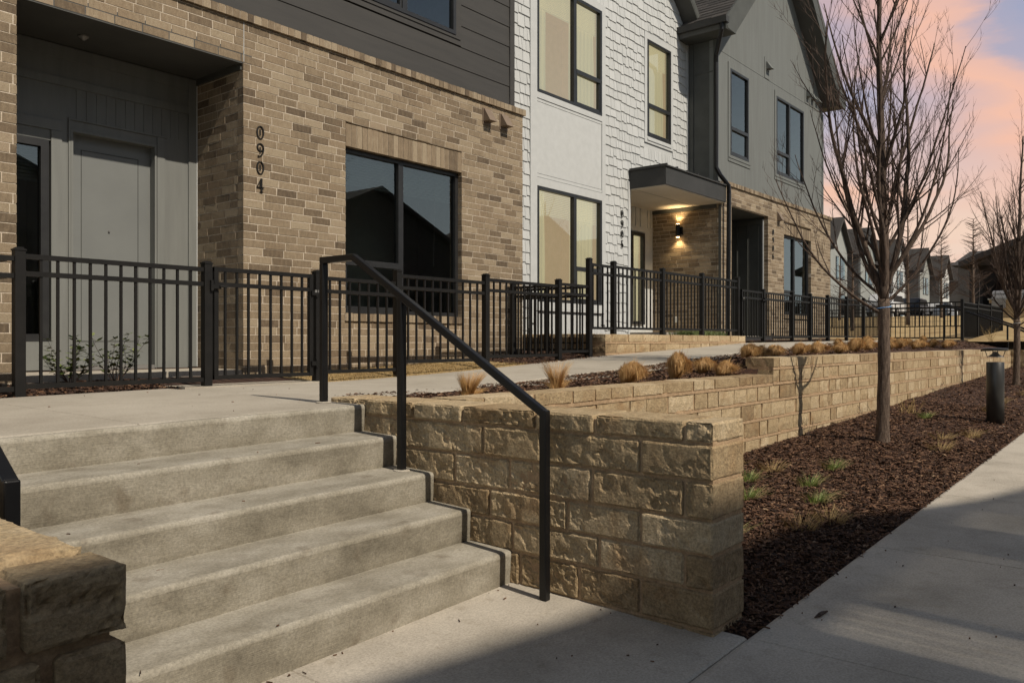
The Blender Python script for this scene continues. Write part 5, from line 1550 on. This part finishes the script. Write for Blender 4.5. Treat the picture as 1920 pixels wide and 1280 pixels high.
# ------------------------------------------------------------------ bollard light
bx_, by_, bz_ = 12.12, 1.90, -1.065
bz_ -= .02
bo = thing('bollard_light', 'dark grey round bollard light standing in the mulch bed', 'bollard', (bx_, by_, bz_))
m = MB(); m.smooth = False; m.lathe((bx_, by_, bz_ - .05), [(.102, 0), (.102, .865), (.098, .87)], 36); m.build('post', 'bollard', bo, smooth=True)
m = MB(); m.lathe((bx_, by_, bz_ + .885), [(.10, 0), (.05, .03), (.035, .05), (.03, .07)], 28); m.build('reflector', 'silver', bo)
m = MB(); 
for q in range(4):
    a = q * PI / 2 + .4; m.tube([(bx_ + .09 * math.cos(a), by_ + .09 * math.sin(a), bz_ + .88), (bx_ + .115 * math.cos(a), by_ + .115 * math.sin(a), bz_ + .97)], .005, n=5)
m.build('strut', 'bollard', bo)
m = MB(); m.lathe((bx_, by_, bz_ + .965), [(.135, 0), (.145, .006), (.145, .03), (.13, .036), (.06, .04)], 36); m.build('cap', 'bollard', bo)
m = MB(); m.box(bx_ - .16, bx_ + .16, by_ - .17, by_ + .15, bz_ - .1, bz_ + .012); m.build('footing', 'concrete', bo)

# ------------------------------------------------------------------ small debris on the concrete
rnd = random.Random(77)
def z_step(y, x):
    zz = None
    for yn, zn in nose:
        if y > yn: zz = zn
    return (zz if zz is not None else z_pad(x, y)) + (.014 * (x - 3.3) if zz is not None else 0)
mb = MB()
for _ in range(120):
    r = rnd.random()
    if r < .55:
        yn = rnd.choice([2.797] + [q[0] for q in nose]); x = rnd.uniform(.9, 3.45); y = yn - abs(rnd.gauss(0, .03)) - .012
        if y > 3.98: continue
    elif r < .8: x = rnd.uniform(.9, 3.4); y = rnd.uniform(1.7, 3.9)
    else: x = rnd.uniform(1.0, 4); y = rnd.uniform(4.1, 6.4)
    z = (z_step(y, x) if y < 3.99 else z_walk(x) + .012) + .006
    L = rnd.choice((.003, .004, .005, .006, .008, .014)); W = rnd.uniform(.001, .003); a = rnd.uniform(0, PI)
    dx, dy, px, py = math.cos(a) * L, math.sin(a) * L, -math.sin(a) * W, math.cos(a) * W
    mb.hexa([(x - dx - px, y - dy - py, z - .003), (x + dx - px, y + dy - py, z - .003), (x + dx + px, y + dy + py, z - .003), (x - dx + px, y - dy + py, z - .003),
             (x - dx, y - dy, z + .002), (x + dx, y + dy, z + .001), (x + dx + px * .5, y + dy + py * .5, z + .001), (x - dx + px * .5, y - dy + py * .5, z + .002)], rnd.uniform(.1, .8))
for _ in range(70):
    x = 3.9 + 8 * rnd.random() ** 1.5; y = rnd.uniform(-.6, 1.5); z = z_side(x) + .003; L = rnd.uniform(.002, .008)
    mb.box(x - L, x + L, y - L * .4, y + L * .4, z - .002, z + .003, rnd.random())
tag(mb.build('leaf_litter', 'mulch'), 'scattered bark crumbs and twigs lying on the concrete', 'litter', kind='stuff')
mb = MB(); mb.tube([(3.90, 1.355, -1.302), (3.935, 1.345, -1.296), (3.975, 1.345, -1.298), (4.005, 1.33, -1.294)], [.003, .010, .009, .004], n=6)
tag(mb.build('dry_pod', 'twig', loc=(3.95, 1.34, -1.304)), 'curled dark seed pod lying alone on the pavement', 'seed pod')
